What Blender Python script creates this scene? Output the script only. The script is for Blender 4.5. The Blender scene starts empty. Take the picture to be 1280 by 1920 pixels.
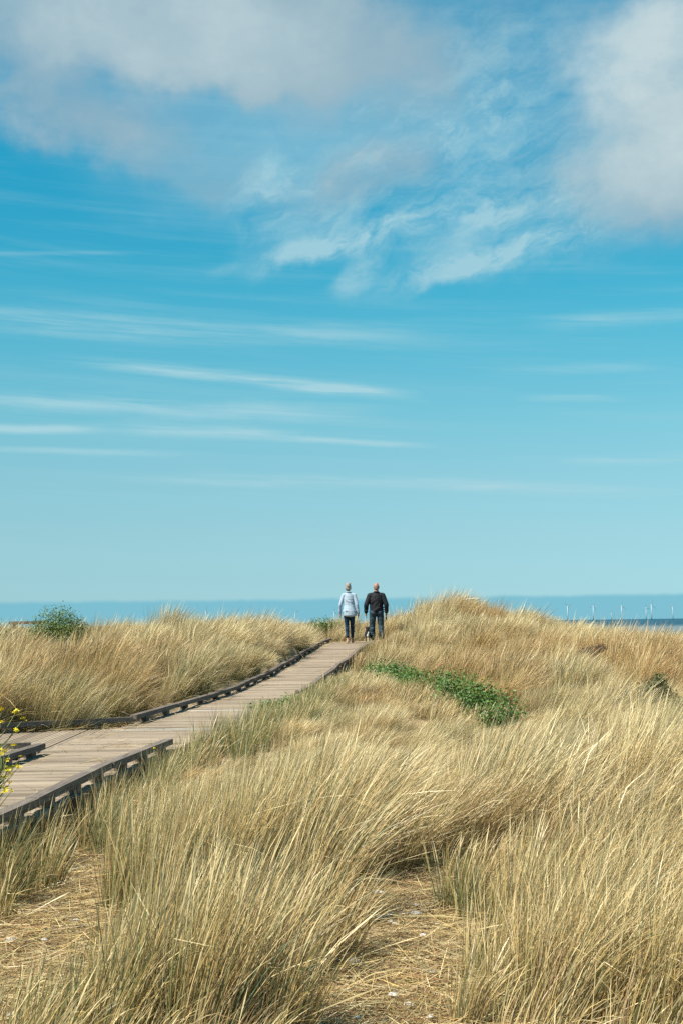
import bpy, bmesh, math, random
import numpy as np
from mathutils import Vector, Matrix, Euler

random.seed(7)
RNG = np.random.default_rng(11)
R = math.radians
scene = bpy.context.scene
COL = scene.collection

# ------------------------------------------------------------------ camera
F = 2667.0                     # focal length in photo pixels (50 mm on 24x36)
CAM_Z = 1.5
PITCH, ROLL = R(4.45), R(-0.75)
cam_data = bpy.data.cameras.new('camera')
cam_data.sensor_fit = 'VERTICAL'
cam_data.sensor_height = 36.0
cam_data.lens = 36.0 * F / 1920.0
cam_data.clip_start = 0.05
cam_data.clip_end = 60000.0
cam = bpy.data.objects.new('camera', cam_data)
COL.objects.link(cam)
CR = (Matrix.Rotation(R(90) + PITCH, 3, 'X') @ Matrix.Rotation(ROLL, 3, 'Z'))
cam.matrix_world = Matrix.Translation((0, 0, CAM_Z)) @ CR.to_4x4()
scene.camera = cam


def ray(px, py):
    return CR @ Vector(((px - 640) / F, (960 - py) / F, -1.0))


def at_d(px, py, d):
    v = ray(px, py)
    return Vector((0, 0, CAM_Z)) + v * (d / v.y)


def at_z(px, py, z):
    v = ray(px, py)
    return Vector((0, 0, CAM_Z)) + v * ((z - CAM_Z) / v.z)


def azel(px, py):
    v = ray(px, py).normalized()
    return math.degrees(math.atan2(v.x, v.y)), math.degrees(math.asin(v.z))


# ------------------------------------------------------------------ render / exposure
scene.view_settings.view_transform = 'Standard'
scene.view_settings.look = 'None'
EXPO = 0.9
scene.view_settings.exposure = EXPO
scene.view_settings.gamma = 1.0
scene.view_settings.use_curve_mapping = False
scene.render.engine = 'CYCLES'
scene.cycles.max_bounces = 5
scene.cycles.diffuse_bounces = 3
scene.cycles.transparent_max_bounces = 8
scene.cycles.use_denoising = False
scene.render.film_transparent = False

# ------------------------------------------------------------------ sun
SUN_EL, SUN_AZ = 54.0, 236.0     # azimuth clockwise from +Y (the view direction): behind and to the left
sd = bpy.data.lights.new('sun', 'SUN')
sd.energy = 4.8
sd.angle = R(0.5)
sd.color = (1.0, 0.94, 0.82)
sun = bpy.data.objects.new('sun', sd)
COL.objects.link(sun)
to_sun = Vector((math.sin(R(SUN_AZ)) * math.cos(R(SUN_EL)), math.cos(R(SUN_AZ)) * math.cos(R(SUN_EL)), math.sin(R(SUN_EL))))
sun.rotation_euler = to_sun.to_track_quat('Z', 'Y').to_euler()
sun.location = (-20, -20, 40)


# ------------------------------------------------------------------ node helper
class NT:
    def __init__(self, tree):
        self.t = tree
        self.n = tree.nodes
        self.l = tree.links

    def new(self, kind, **kw):
        n = self.n.new(kind)
        for k, v in kw.items():
            setattr(n, k, v)
        return n

    def put(self, sock, v):
        if isinstance(v, bpy.types.NodeSocket):
            self.l.new(v, sock)
        elif isinstance(v, (tuple, list)):
            sock.default_value = tuple(v) + ((1.0,) if len(sock.default_value) == 4 and len(v) == 3 else ())
        else:
            sock.default_value = v

    def m(self, op, a, b=None, c=None, clamp=False):
        n = self.new('ShaderNodeMath', operation=op, use_clamp=clamp)
        self.put(n.inputs[0], a)
        if b is not None:
            self.put(n.inputs[1], b)
        if c is not None:
            self.put(n.inputs[2], c)
        return n.outputs[0]

    def sm(self, x, a, b, lo=0.0, hi=1.0):
        n = self.new('ShaderNodeMapRange', interpolation_type='SMOOTHSTEP')
        self.put(n.inputs[0], x)
        self.put(n.inputs[1], a)
        self.put(n.inputs[2], b)
        self.put(n.inputs[3], lo)
        self.put(n.inputs[4], hi)
        return n.outputs[0]

    def mix(self, f, a, b, mode='MIX'):
        n = self.new('ShaderNodeMix', data_type='RGBA', blend_type=mode)
        self.put(n.inputs['Factor'], f)
        self.put(n.inputs[6], a)
        self.put(n.inputs[7], b)
        return n.outputs[2]

    def noise(self, vec, scale, detail=4.0, rough=0.55, dist=0.0, dims='3D'):
        n = self.new('ShaderNodeTexNoise', noise_dimensions=dims)
        if vec is not None:
            self.put(n.inputs['Vector'], vec)
        n.inputs['Scale'].default_value = scale
        n.inputs['Detail'].default_value = detail
        n.inputs['Roughness'].default_value = rough
        n.inputs['Distortion'].default_value = dist
        return n.outputs[0]

    def xyz(self, x, y, z):
        n = self.new('ShaderNodeCombineXYZ')
        for i, v in enumerate((x, y, z)):
            self.put(n.inputs[i], v)
        return n.outputs[0]

    def ramp(self, f, stops, interp='LINEAR'):
        n = self.new('ShaderNodeValToRGB')
        cr = n.color_ramp
        cr.interpolation = interp
        while len(cr.elements) < len(stops):
            cr.elements.new(0.5)
        for e, (p, c) in zip(cr.elements, stops):
            e.position = p
            e.color = tuple(c) + ((1.0,) if len(c) == 3 else ())
        self.put(n.inputs[0], f)
        return n.outputs[0]


# ------------------------------------------------------------------ world: graded Nishita sky with cloud layers
world = bpy.data.worlds.new('World')
scene.world = world
world.use_nodes = True
world.cycles.sampling_method = 'MANUAL'
world.cycles.sample_map_resolution = 256
W = NT(world.node_tree)
W.n.clear()
out = W.new('ShaderNodeOutputWorld')
bg = W.new('ShaderNodeBackground')
SKY_S = 0.1
bg.inputs['Strength'].default_value = SKY_S
W.l.new(bg.outputs[0], out.inputs[0])
sky = W.new('ShaderNodeTexSky', sky_type='NISHITA', sun_disc=False)
sky.sun_elevation = R(SUN_EL)
sky.sun_rotation = R(SUN_AZ)
sky.altitude = 0
sky.air_density = 1.0
sky.dust_density = 0.1
sky.ozone_density = 2.0
tc = W.new('ShaderNodeTexCoord')
sep = W.new('ShaderNodeSeparateXYZ')
W.l.new(tc.outputs['Generated'], sep.inputs[0])
az = W.m('MULTIPLY', W.m('ARCTAN2', sep.outputs[0], sep.outputs[1]), 57.29578)
el = W.m('MULTIPLY', W.m('ARCSINE', sep.outputs[2]), 57.29578)
P2 = W.xyz(az, el, 0.0)
# clear sky: the Nishita colour with a teal white balance
GAIN = [(0.0, 0.387, 0.687, 0.999), (1.02, 0.387, 0.687, 0.999), (1.87, 0.414, 0.695, 0.925), (3.59, 0.489, 0.754, 0.857), (5.74, 0.545, 0.852, 0.856), (7.88, 0.522, 0.955, 0.89), (10.02, 0.418, 1.013, 0.929), (12.14, 0.299, 1.054, 0.974), (14.24, 0.198, 1.057, 1.004), (15.9, 0.155, 1.06, 1.029), (17.74, 0.125, 1.085, 1.063), (21.34, 0.113, 1.143, 1.137), (23.87, 0.125, 1.184, 1.169), (50.0, 0.16, 1.12, 1.12)]
gain = W.ramp(W.m('DIVIDE', el, 50.0), [(e / 50.0, (r / 1.4, g / 1.4, b / 1.4)) for e, r, g, b in GAIN])
gain = W.mix(1.0, gain, (1.4 * 2 ** (0.3 - EXPO),) * 3, 'MULTIPLY')
clear = W.mix(1.0, sky.outputs[0], gain, 'MULTIPLY')

K = 1.0 / SKY_S / 2 ** EXPO


def cloudcol(r, g, b):
    def lin(c):
        c /= 255.0
        return c / 12.92 if c <= 0.04045 else ((c + 0.055) / 1.055) ** 2.4
    return (lin(r) * K, lin(g) * K, lin(b) * K)


# warped coordinates shared by all clouds
wn = W.new('ShaderNodeTexNoise', noise_dimensions='3D')
W.put(wn.inputs['Vector'], P2)
wn.inputs['Scale'].default_value = 0.35
wn.inputs['Detail'].default_value = 4
wn.inputs['Roughness'].default_value = 0.6
wsep = W.new('ShaderNodeSeparateColor')
W.l.new(wn.outputs[1], wsep.inputs[0])
wa = W.m('SUBTRACT', wsep.outputs[0], 0.5)
we = W.m('SUBTRACT', wsep.outputs[1], 0.5)


def blob(px, py, rx, ry, rot=0.0, warp=2.5):
    a0, e0 = azel(px, py)
    rx, ry = rx / F * 57.3, ry / F * 57.3
    c, s = math.cos(R(rot)), math.sin(R(rot))
    A = W.m('ADD', W.m('SUBTRACT', az, a0), W.m('MULTIPLY', wa, warp * 1.6))
    E = W.m('ADD', W.m('SUBTRACT', el, e0), W.m('MULTIPLY', we, warp))
    u = W.m('ADD', W.m('MULTIPLY', A, c / rx), W.m('MULTIPLY', E, s / rx))
    v = W.m('ADD', W.m('MULTIPLY', A, -s / ry), W.m('MULTIPLY', E, c / ry))
    r = W.m('SQRT', W.m('ADD', W.m('MULTIPLY', u, u), W.m('MULTIPLY', v, v)))
    return W.sm(r, 1.15, 0.25)


# shared fibre fields: long horizontal threads low down, slanting feathers higher up
fibre = W.noise(W.xyz(W.m('MULTIPLY', az, 0.10), W.m('ADD', W.m('MULTIPLY', el, 2.0), W.m('MULTIPLY', az, 0.11)), 3.7), 1.0, 5, 0.62, 0.0)
fib_low = W.sm(fibre, 0.28, 0.66)
aM, eM = azel(760, 330)
c, s = math.cos(R(22)), math.sin(R(22))
dA, dE = W.m('SUBTRACT', az, aM), W.m('SUBTRACT', el, eM)
fu = W.m('ADD', W.m('MULTIPLY', dA, c), W.m('MULTIPLY', dE, s))
fv = W.m('ADD', W.m('MULTIPLY', dA, -s), W.m('MULTIPLY', dE, c))
feath = W.noise(W.xyz(W.m('ADD', W.m('MULTIPLY', fu, 0.20), W.m('MULTIPLY', wa, 0.9)), W.m('ADD', W.m('MULTIPLY', fv, 0.42), W.m('MULTIPLY', we, 1.1)), 1.3), 1.0, 6, 0.66)
fine = W.noise(W.xyz(W.m('ADD', W.m('MULTIPLY', fu, 0.55), W.m('MULTIPLY', wa, 1.6)), W.m('ADD', W.m('MULTIPLY', fv, 1.5), W.m('MULTIPLY', we, 2.2)), 4.3), 1.0, 5, 0.65)
fib_mid = W.sm(W.m('ADD', W.m('MULTIPLY', feath, 0.62), W.m('MULTIPLY', fine, 0.38)), 0.30, 0.68)


def streak(p0, p1, thick, power, warp=0.5, fade=0.3, bow=0.0, fib=None):
    a0, e0 = azel(*p0)
    a1, e1 = azel(*p1)
    dx, dy = a1 - a0, e1 - e0
    L = math.hypot(dx, dy)
    th = thick * (0.82 if fib is None else 0.95) / F * 57.3
    A = W.m('ADD', W.m('SUBTRACT', az, a0), W.m('MULTIPLY', wa, warp))
    E = W.m('ADD', W.m('SUBTRACT', el, e0), W.m('MULTIPLY', we, warp))
    t = W.m('ADD', W.m('MULTIPLY', A, dx / L / L), W.m('MULTIPLY', E, dy / L / L))
    n = W.m('ADD', W.m('MULTIPLY', A, -dy / L), W.m('MULTIPLY', E, dx / L))
    if bow:
        n = W.m('ADD', n, W.m('MULTIPLY', W.m('MULTIPLY', t, W.m('SUBTRACT', 1.0, t)), bow / F * 57.3))
    prof = W.sm(W.m('ABSOLUTE', n), th, 0.0)
    ends = W.m('MULTIPLY', W.sm(t, 0.0, fade), W.sm(t, 1.0, 1.0 - fade))
    return W.m('MULTIPLY', W.m('MULTIPLY', prof, ends), W.m('MULTIPLY', fib_low if fib is None else fib, power * 1.1))


def addup(lst):
    r = lst[0]
    for x in lst[1:]:
        r = W.m('ADD', r, x)
    return r


# --- thin horizontal cirrus streaks, and a faint wide layer of the same that goes on around the sky
wide = W.m('MULTIPLY', W.sm(fibre, 0.42, 0.80), W.m('MULTIPLY', W.sm(el, 0.6, 3.0), W.sm(el, 45.0, 12.0, 0.0, 0.5)))
streaks = [
    streak((40, 660), (830, 748), 22, 0.80, 0.25, 0.32, -10),
    streak((420, 712), (818, 745), 15, 0.75, 0.2, 0.35, -6),
    streak((-300, 726), (780, 778), 34, 0.62, 0.5, 0.3, 0),
    streak((-200, 802), (250, 803), 17, 0.85, 0.2, 0.35, 0),
    streak((160, 796), (600, 818), 24, 0.75, 0.3, 0.35, -8),
    streak((470, 818), (850, 837), 12, 0.8, 0.2, 0.35, 0),
    streak((-200, 838), (440, 848), 12, 0.42, 0.3, 0.35, 0),
    streak((200, 893), (1030, 907), 22, 0.62, 0.4, 0.35, 0),
    streak((740, 903), (1460, 932), 22, 0.62, 0.3, 0.3, 0),
    streak((-260, 572), (900, 636), 46, 0.46, 0.5, 0.3, 0),
    streak((950, 746), (1200, 748), 13, 0.62, 0.2, 0.4, 0),
    streak((1020, 864), (1440, 850), 17, 0.62, 0.3, 0.35, 0),
    streak((860, 702), (1300, 678), 20, 0.28, 0.3, 0.35, 0),
    streak((960, 612), (1440, 576), 34, 0.34, 0.4, 0.35, 0),
    streak((-120, 474), (320, 472), 8, 0.16, 0.1, 0.35, 0),
]
cir_low = W.m('MINIMUM', W.m('ADD', addup(streaks), W.m('MULTIPLY', wide, 0.30)), 0.85)

# --- feathery mid-height cirrus
mask_mid = addup([blob(860, 230, 420, 260, 14, 3.0), W.m('MULTIPLY', blob(620, 380, 260, 130, 14, 2.6), 0.8), W.m('MULTIPLY', blob(1020, 400, 380, 130, 6, 2.6), 0.9)])
mid = W.m('MULTIPLY', W.m('MULTIPLY', fib_mid, W.sm(mask_mid, 0.0, 1.1)), 0.72)
hooks = addup([
    streak((425, 512), (860, 385), 38, 0.85, 1.6, 0.3, 24, fib_mid),
    streak((615, 575), (720, 455), 38, 0.7, 1.6, 0.4, 10, fib_mid),
    streak((630, 548), (1180, 405), 40, 0.85, 1.8, 0.3, 30, fib_mid),
    streak((415, 420), (560, 290), 60, 0.6, 2.0, 0.35, 0, fib_mid),
    streak((500, 360), (1040, 150), 52, 0.55, 2.2, 0.3, 0, fib_mid),
    streak((760, 410), (1280, 330), 46, 0.45, 1.8, 0.3, 0, fib_mid),
    streak((375, 514), (470, 488), 18, 0.22, 0.8, 0.4, 0, fib_mid),
])
thin = W.m('MULTIPLY', W.m('MULTIPLY', blob(600, 225, 500, 210, 8, 2.6), W.sm(feath, 0.2, 0.8, 0.6, 1.0)), 0.5)
mid = W.m('MINIMUM', W.m('ADD', W.m('MAXIMUM', mid, thin), hooks), 0.84)

# --- low grey stratocumulus: upper left bank, a grey patch, and the heavy cloud top right
puff = W.noise(W.xyz(W.m('MULTIPLY', az, 0.17), W.m('MULTIPLY', el, 0.25), 5.1), 1.0, 6, 0.6)
pz = W.m('MULTIPLY', W.m('SUBTRACT', puff, 0.5), 1.7)
left = addup([blob(120, 20, 640, 170, -5, 3.4), W.m('MULTIPLY', blob(560, 90, 360, 150, -6, 3.0), .9), W.m('MULTIPLY', blob(90, 205, 200, 90, -12, 2.6), .55), W.m('MULTIPLY', blob(300, 295, 260, 90, -18, 2.8), 0.62)])
right = addup([blob(1340, 150, 310, 290, 0, 2.6), W.m('MULTIPLY', blob(1230, 330, 330, 170, 0, 2.8), 0.70)])
patch = W.m('MULTIPLY', blob(690, 335, 200, 75, 14, 2.4), 0.62)
veil = W.m('MULTIPLY', blob(700, 40, 900, 240, 0, 3.0), 0.40)
dens = addup([left, right, patch, veil])
grey = W.m('MULTIPLY', W.sm(W.m('ADD', dens, W.m('MULTIPLY', pz, W.sm(dens, 0.0, 0.7))), -0.05, 1.35), 0.94)
# the same cloud deck continues overhead and round the sky, outside the picture
deck_n = W.noise(W.xyz(W.m('MULTIPLY', sep.outputs[0], 2.2), W.m('MULTIPLY', sep.outputs[1], 2.2), W.m('MULTIPLY', sep.outputs[2], 4.0)), 1.0, 4, 0.55)
deck = W.m('MULTIPLY', W.sm(deck_n, 0.45, 0.72), W.sm(el, 24.0, 36.0, 0.0, 0.8))
grey = W.m('MAXIMUM', grey, deck)
light_side = W.m('MINIMUM', W.m('ADD', W.m('MULTIPLY', blob(1225, 140, 260, 260, -25, 2.6), 1.1), W.m('MULTIPLY', blob(330, 60, 420, 140, -6, 3.4), 0.5)), 1.0)
light_side = W.m('ADD', W.m('MULTIPLY', light_side, W.sm(puff, 0.25, 0.62, 0.5, 1.0)), W.sm(puff, 0.48, 0.75, 0.0, 0.25))
greycol = W.mix(light_side, cloudcol(150, 180, 195), cloudcol(200, 217, 220))

col = W.mix(cir_low, clear, cloudcol(172, 214, 224))
col = W.mix(mid, col, cloudcol(168, 210, 222))
col = W.mix(grey, col, greycol)
# --- low bank of distant haze resting on the horizon, with a slightly uneven top edge
edge = W.noise(W.xyz(W.m('MULTIPLY', az, 0.35), 0.0, 7.0), 1.0, 4, 0.6)
etop = W.m('ADD', 1.0, W.m('MULTIPLY', W.m('SUBTRACT', edge, 0.5), 0.35))
bank = W.sm(W.m('SUBTRACT', etop, el), -0.06, 0.16, 0.0, 0.85)
col = W.mix(bank, col, cloudcol(118, 188, 209))
W.l.new(col, bg.inputs['Color'])


# ------------------------------------------------------------------ object helpers
def link(name, data, parent=None, loc=(0, 0, 0), rot=None):
    o = bpy.data.objects.new(name, data)
    COL.objects.link(o)
    o.location = loc
    if rot is not None:
        o.rotation_euler = rot
    if parent is not None:
        o.parent = parent
    return o


def tag(o, label=None, cat=None, group=None, kind=None):
    if label:
        o['label'] = label
    if cat:
        o['category'] = cat
    if group:
        o['group'] = group
    if kind:
        o['kind'] = kind
    return o


def mesh_from(verts, faces, mat=None, name='m', smooth=False):
    me = bpy.data.meshes.new(name)
    me.from_pydata([tuple(v) for v in verts], [], faces)
    if mat:
        me.materials.append(mat)
    if smooth:
        me.polygons.foreach_set('use_smooth', [True] * len(me.polygons))
    me.update()
    return me


def mesh_np(v, loops, starts, totals, mat, name='m', attrs=None, smooth=False):
    me = bpy.data.meshes.new(name)
    me.vertices.add(len(v))
    me.vertices.foreach_set('co', np.ascontiguousarray(v, dtype=np.float32).ravel())
    me.loops.add(len(loops))
    me.loops.foreach_set('vertex_index', np.ascontiguousarray(loops, dtype=np.int32))
    me.polygons.add(len(starts))
    me.polygons.foreach_set('loop_start', np.ascontiguousarray(starts, dtype=np.int32))
    me.polygons.foreach_set('loop_total', np.ascontiguousarray(totals, dtype=np.int32))
    if smooth:
        me.polygons.foreach_set('use_smooth', np.ones(len(starts), dtype=bool))
    if attrs:
        for k, a in attrs.items():
            at = me.attributes.new(k, 'FLOAT_COLOR', 'POINT')
            c4 = np.ones((len(v), 4), dtype=np.float32)
            c4[:, :3] = a
            at.data.foreach_set('color', c4.ravel())
    me.materials.append(mat)
    me.update(calc_edges=True)
    return me


def bm_mesh(bm, mat, name='m', smooth=False):
    me = bpy.data.meshes.new(name)
    bm.to_mesh(me)
    bm.free()
    if mat:
        me.materials.append(mat)
    if smooth:
        me.polygons.foreach_set('use_smooth', [True] * len(me.polygons))
    return me


# smooth value noise (numpy), used for hummocks and colour drift of the grass
_perm = RNG.random((256, 256))


def vnoise(x, y):
    xi, yi = np.floor(x).astype(int), np.floor(y).astype(int)
    fx, fy = x - xi, y - yi
    fx, fy = fx * fx * (3 - 2 * fx), fy * fy * (3 - 2 * fy)
    a = _perm[xi % 256, yi % 256]
    b = _perm[(xi + 1) % 256, yi % 256]
    c_ = _perm[xi % 256, (yi + 1) % 256]
    d = _perm[(xi + 1) % 256, (yi + 1) % 256]
    return (a * (1 - fx) + b * fx) * (1 - fy) + (c_ * (1 - fx) + d * fx) * fy


def sstep(x, a, b):
    t = np.clip((x - a) / (b - a), 0, 1)
    return t * t * (3 - 2 * t)


# ------------------------------------------------------------------ boardwalk plan (metres): left edge, right edge, deck height by depth y
YW = np.array([3.0, 8.4, 13.0, 15.5, 18.0, 22.0, 26.5, 33.0, 40.0, 42.6])
XL = np.array([-3.35, -3.2, -2.95, -2.86, -2.50, -2.02, -1.62, -1.15, -0.72, -0.42])
XR = np.array([-2.40, -2.02, -1.74, -1.48, -1.10, -0.66, -0.32, 0.20, 0.80, 1.16])
YZ = np.array([3.0, 17.6, 20.0, 24.0, 27.0, 33.0, 40.0, 42.6])
ZW = np.array([0.30, 0.30, 0.325, 0.375, 0.44, 0.63, 0.87, 0.945])


def xl(y): return np.interp(y, YW, XL)
def xr(y): return np.interp(y, YW, XR)
def zdeck(y): return np.interp(y, YZ, ZW)


BR_NEAR, BR_FAR = 14.1, 16.9     # side branch to the left


def on_walk(x, y, ml=0.0, mr=0.0):
    main = (y > 3) & (y < 42.8) & (x > xl(y) - ml) & (x < xr(y) + mr)
    dip = (x + 2.6) * 0.45
    br = (x < -2.4) & (x > -9) & (y > BR_NEAR + dip - 0.15) & (y < BR_FAR + dip + 0.25)
    return main | br


# ------------------------------------------------------------------ terrain
CP = []
for y, row in {
    0: [(-8, 0), (-3, 0), (0, 0), (3, 0), (8, .05)],
    4: [(-8, .02), (-3, 0), (0, 0), (3, 0), (8, .05)],
    7.5: [(-7, .1), (-2.6, 0.02), (0, 0), (2.5, .04), (7, .1)],
    10.5: [(-7, .15), (-2, .05), (0, .04), (2.5, .12), (6, .16)],
    13.5: [(-7, .2), (-1.3, .08), (1, .07), (3, .10), (7, .14)],
    17: [(-8, .32), (-4, .22), (-1.1, .12), (1, .02), (3, .0), (7, .08)],
    21: [(-8, .48), (-3.4, .34), (-0.3, .2), (1.5, .05), (3, .08), (6, .18), (10, .25)],
    26: [(-9, .7), (-3.4, .58), (-1, .30), (0.8, .40), (3, .44), (6, .4), (11, .3)],
    32: [(-10, .82), (-6, .80), (-4, .80), (-2.1, .96), (-.5, .45), (1.2, .66), (3, .92), (6, .58), (11, .3)],
    34.5: [(-2.0, 1.08), (-1.6, .98)],
    37: [(-10, .72), (-4, .72), (-2, .85), (0, .62), (1.3, .76), (1.65, .86), (2.15, 1.40), (3, 1.44), (5, 1.0), (7, .48), (12, .0)],
    41: [(-10, .55), (-4, .6), (-1.5, .66), (0, .74), (1.2, .86), (2.4, 1.22), (4, 1.1), (6, .6), (12, -.2)],
    46: [(-10, .3), (-3, .76), (-1, .98), (0.5, 1.02), (2.2, 1.02), (5, .5), (12, -.1)],
    52: [(-12, -.2), (0, .5), (12, -.5)],
}.items():
    for x, z in row:
        CP.append((x, y, z))
CP = np.array(CP, dtype=float)


def _tps(r2):
    return np.where(r2 > 1e-9, r2 * np.log(np.maximum(r2, 1e-9)) * 0.5, 0.0)


_n = len(CP)
_d2 = (CP[:, None, 0] - CP[None, :, 0]) ** 2 + (CP[:, None, 1] - CP[None, :, 1]) ** 2
_A = np.zeros((_n + 3, _n + 3))
_A[:_n, :_n] = _tps(_d2) + np.eye(_n) * 0.3
_A[:_n, _n:] = np.c_[np.ones(_n), CP[:, :2]]
_A[_n:, :_n] = _A[:_n, _n:].T
_w = np.linalg.solve(_A, np.r_[CP[:, 2], 0, 0, 0])


def zground(x, y):
    x = np.asarray(x, dtype=float)
    y = np.asarray(y, dtype=float)
    sh = x.shape
    x, y = x.ravel(), y.ravel()
    cx, cy = np.clip(x, -13, 13), np.clip(y, -2, 52)
    z = _w[_n] + _w[_n + 1] * cx + _w[_n + 2] * cy
    for i in range(_n):
        z = z + _w[i] * _tps((cx - CP[i, 0]) ** 2 + (cy - CP[i, 1]) ** 2)
    # hummocks
    fade = sstep(y, 2, 9) * (1 - sstep(y, 60, 90))
    hum = (vnoise(x * 0.55 + 3.1, y * 0.42 + 1.7) - 0.5) * 0.26 + (vnoise(x * 1.3 + 9.1, y * 1.1 + 4.7) - 0.5) * 0.10
    near = np.where((y > 3) & (y < 43), np.minimum(np.abs(x - xl(y)), np.abs(x - xr(y))), 5.0)
    z = z + hum * fade * (0.25 + 0.75 * sstep(near, 0.2, 1.5))
    # the seaward slope behind the crest, down to the beach and under the sea
    t = sstep(y, 49, 130)
    z = z * (1 - t) + (-5.6) * t
    far = sstep(y, 130, 1500)
    z = z - far * 6.0
    # cleared bed below the deck
    w = on_walk(x, y, 0.10, 0.06)
    z = np.where(w, np.minimum(z, zdeck(y) - 0.17), z)
    return z.reshape(sh)


def axis(fine, far, n):
    step = fine[1] - fine[0]
    hi = fine[-1] + np.cumsum(step * np.geomspace(1.3, 1.0, 1)[0] * np.geomspace(1, (far / step) ** 1.0, n) ** 1.0)
    lo = fine[0] - np.cumsum(step * np.geomspace(1, (far / step), n))
    return np.r_[lo[::-1], fine, hi]


ax = axis(np.arange(-16, 16.01, 0.2), 6000, 34)
ay = axis(np.arange(-3, 60.01, 0.25), 6000, 34)
GX, GY = np.meshgrid(ax, ay)
GZ = zground(GX, GY)
nx, ny = len(ax), len(ay)
gv = np.stack([GX, GY, GZ], -1).reshape(-1, 3)
ii = (np.arange(ny - 1)[:, None] * nx + np.arange(nx - 1)[None, :]).ravel()
gl = np.stack([ii, ii + 1, ii + 1 + nx, ii + nx], -1).ravel()


# ------------------------------------------------------------------ materials
def new_mat(name):
    m = bpy.data.materials.new(name)
    m.use_nodes = True
    t = NT(m.node_tree)
    b = t.n['Principled BSDF']
    return m, t, b


ALB = 0.75


def simple(name, colr, rough=0.6, var=0.0, scale=20.0, spec=0.3, bump=0.0):
    colr = tuple(c_ * ALB for c_ in colr)
    m, t, b = new_mat(name)
    b.inputs['Roughness'].default_value = rough
    b.inputs['Specular IOR Level'].default_value = spec
    if var:
        tcn = t.new('ShaderNodeTexCoord')
        nz = t.noise(tcn.outputs['Object'], scale, 4)
        lo = tuple(c_ * (1 - var) for c_ in colr)
        hi = tuple(min(1, c_ * (1 + var)) for c_ in colr)
        t.l.new(t.ramp(nz, [(0.3, lo), (0.7, hi)]), b.inputs['Base Color'])
        if bump:
            bn = t.new('ShaderNodeBump')
            bn.inputs['Strength'].default_value = bump
            bn.inputs['Distance'].default_value = 0.02
            t.l.new(nz, bn.inputs['Height'])
            t.l.new(bn.outputs[0], b.inputs['Normal'])
    else:
        b.inputs['Base Color'].default_value = tuple(colr) + (1,)
    return m


def ground_material():
    m, t, b = new_mat('dune_sand')
    g = t.new('ShaderNodeNewGeometry')
    n1 = t.noise(g.outputs['Position'], 0.9, 5)
    n2 = t.noise(g.outputs['Position'], 14, 5, 0.65)
    n3 = t.noise(g.outputs['Position'], 90, 3, 0.6)
    c1 = t.ramp(n2, [(0.25, (0.16, 0.11, 0.06)), (0.5, (0.30, 0.22, 0.125)), (0.75, (0.42, 0.33, 0.20))])
    c2 = t.ramp(n1, [(0.35, (0.24, 0.17, 0.09)), (0.65, (0.36, 0.28, 0.17))])
    c3 = t.mix(0.5, c1, c2)
    c3 = t.mix(t.sm(n3, 0.55, 0.75, 0, 0.5), c3, (0.46, 0.38, 0.27))
    t.l.new(c3, b.inputs['Base Color'])
    b.inputs['Roughness'].default_value = 0.95
    b.inputs['Specular IOR Level'].default_value = 0.1
    bn = t.new('ShaderNodeBump')
    bn.inputs['Strength'].default_value = 0.8
    bn.inputs['Distance'].default_value = 0.03
    t.l.new(t.m('ADD', n2, t.m('MULTIPLY', n3, 0.4)), bn.inputs['Height'])
    t.l.new(bn.outputs[0], b.inputs['Normal'])
    return m


def grass_material(name, trans=0.2):
    m, t, b = new_mat(name)
    a = t.new('ShaderNodeAttribute', attribute_name='col')
    ti = t.new('ShaderNodeAttribute', attribute_type='INSTANCER', attribute_name='tint')
    # own tint per tussock when instanced (an absent attribute reads as black: then no tint)
    has = t.m('GREATER_THAN', ti.outputs['Fac'], 0.01)
    tint = t.mix(has, (1, 1, 1), ti.outputs['Color'])
    c = t.mix(1.0, a.outputs['Color'], tint, 'MULTIPLY')
    t.n.remove(b)
    d = t.new('ShaderNodeBsdfDiffuse')
    tr = t.new('ShaderNodeBsdfTranslucent')
    gl_ = t.new('ShaderNodeBsdfGlossy')
    gl_.inputs['Roughness'].default_value = 0.45
    gl_.inputs['Color'].default_value = (0.9, 0.9, 0.85, 1)
    t.l.new(c, d.inputs['Color'])
    t.l.new(c, tr.inputs['Color'])
    mx = t.new('ShaderNodeMixShader')
    mx.inputs[0].default_value = trans
    t.l.new(d.outputs[0], mx.inputs[1])
    t.l.new(tr.outputs[0], mx.inputs[2])
    mx2 = t.new('ShaderNodeMixShader')
    mx2.inputs[0].default_value = 0.05
    t.l.new(mx.outputs[0], mx2.inputs[1])
    t.l.new(gl_.outputs[0], mx2.inputs[2])
    t.l.new(mx2.outputs[0], t.n['Material Output'].inputs[0])
    return m


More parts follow.
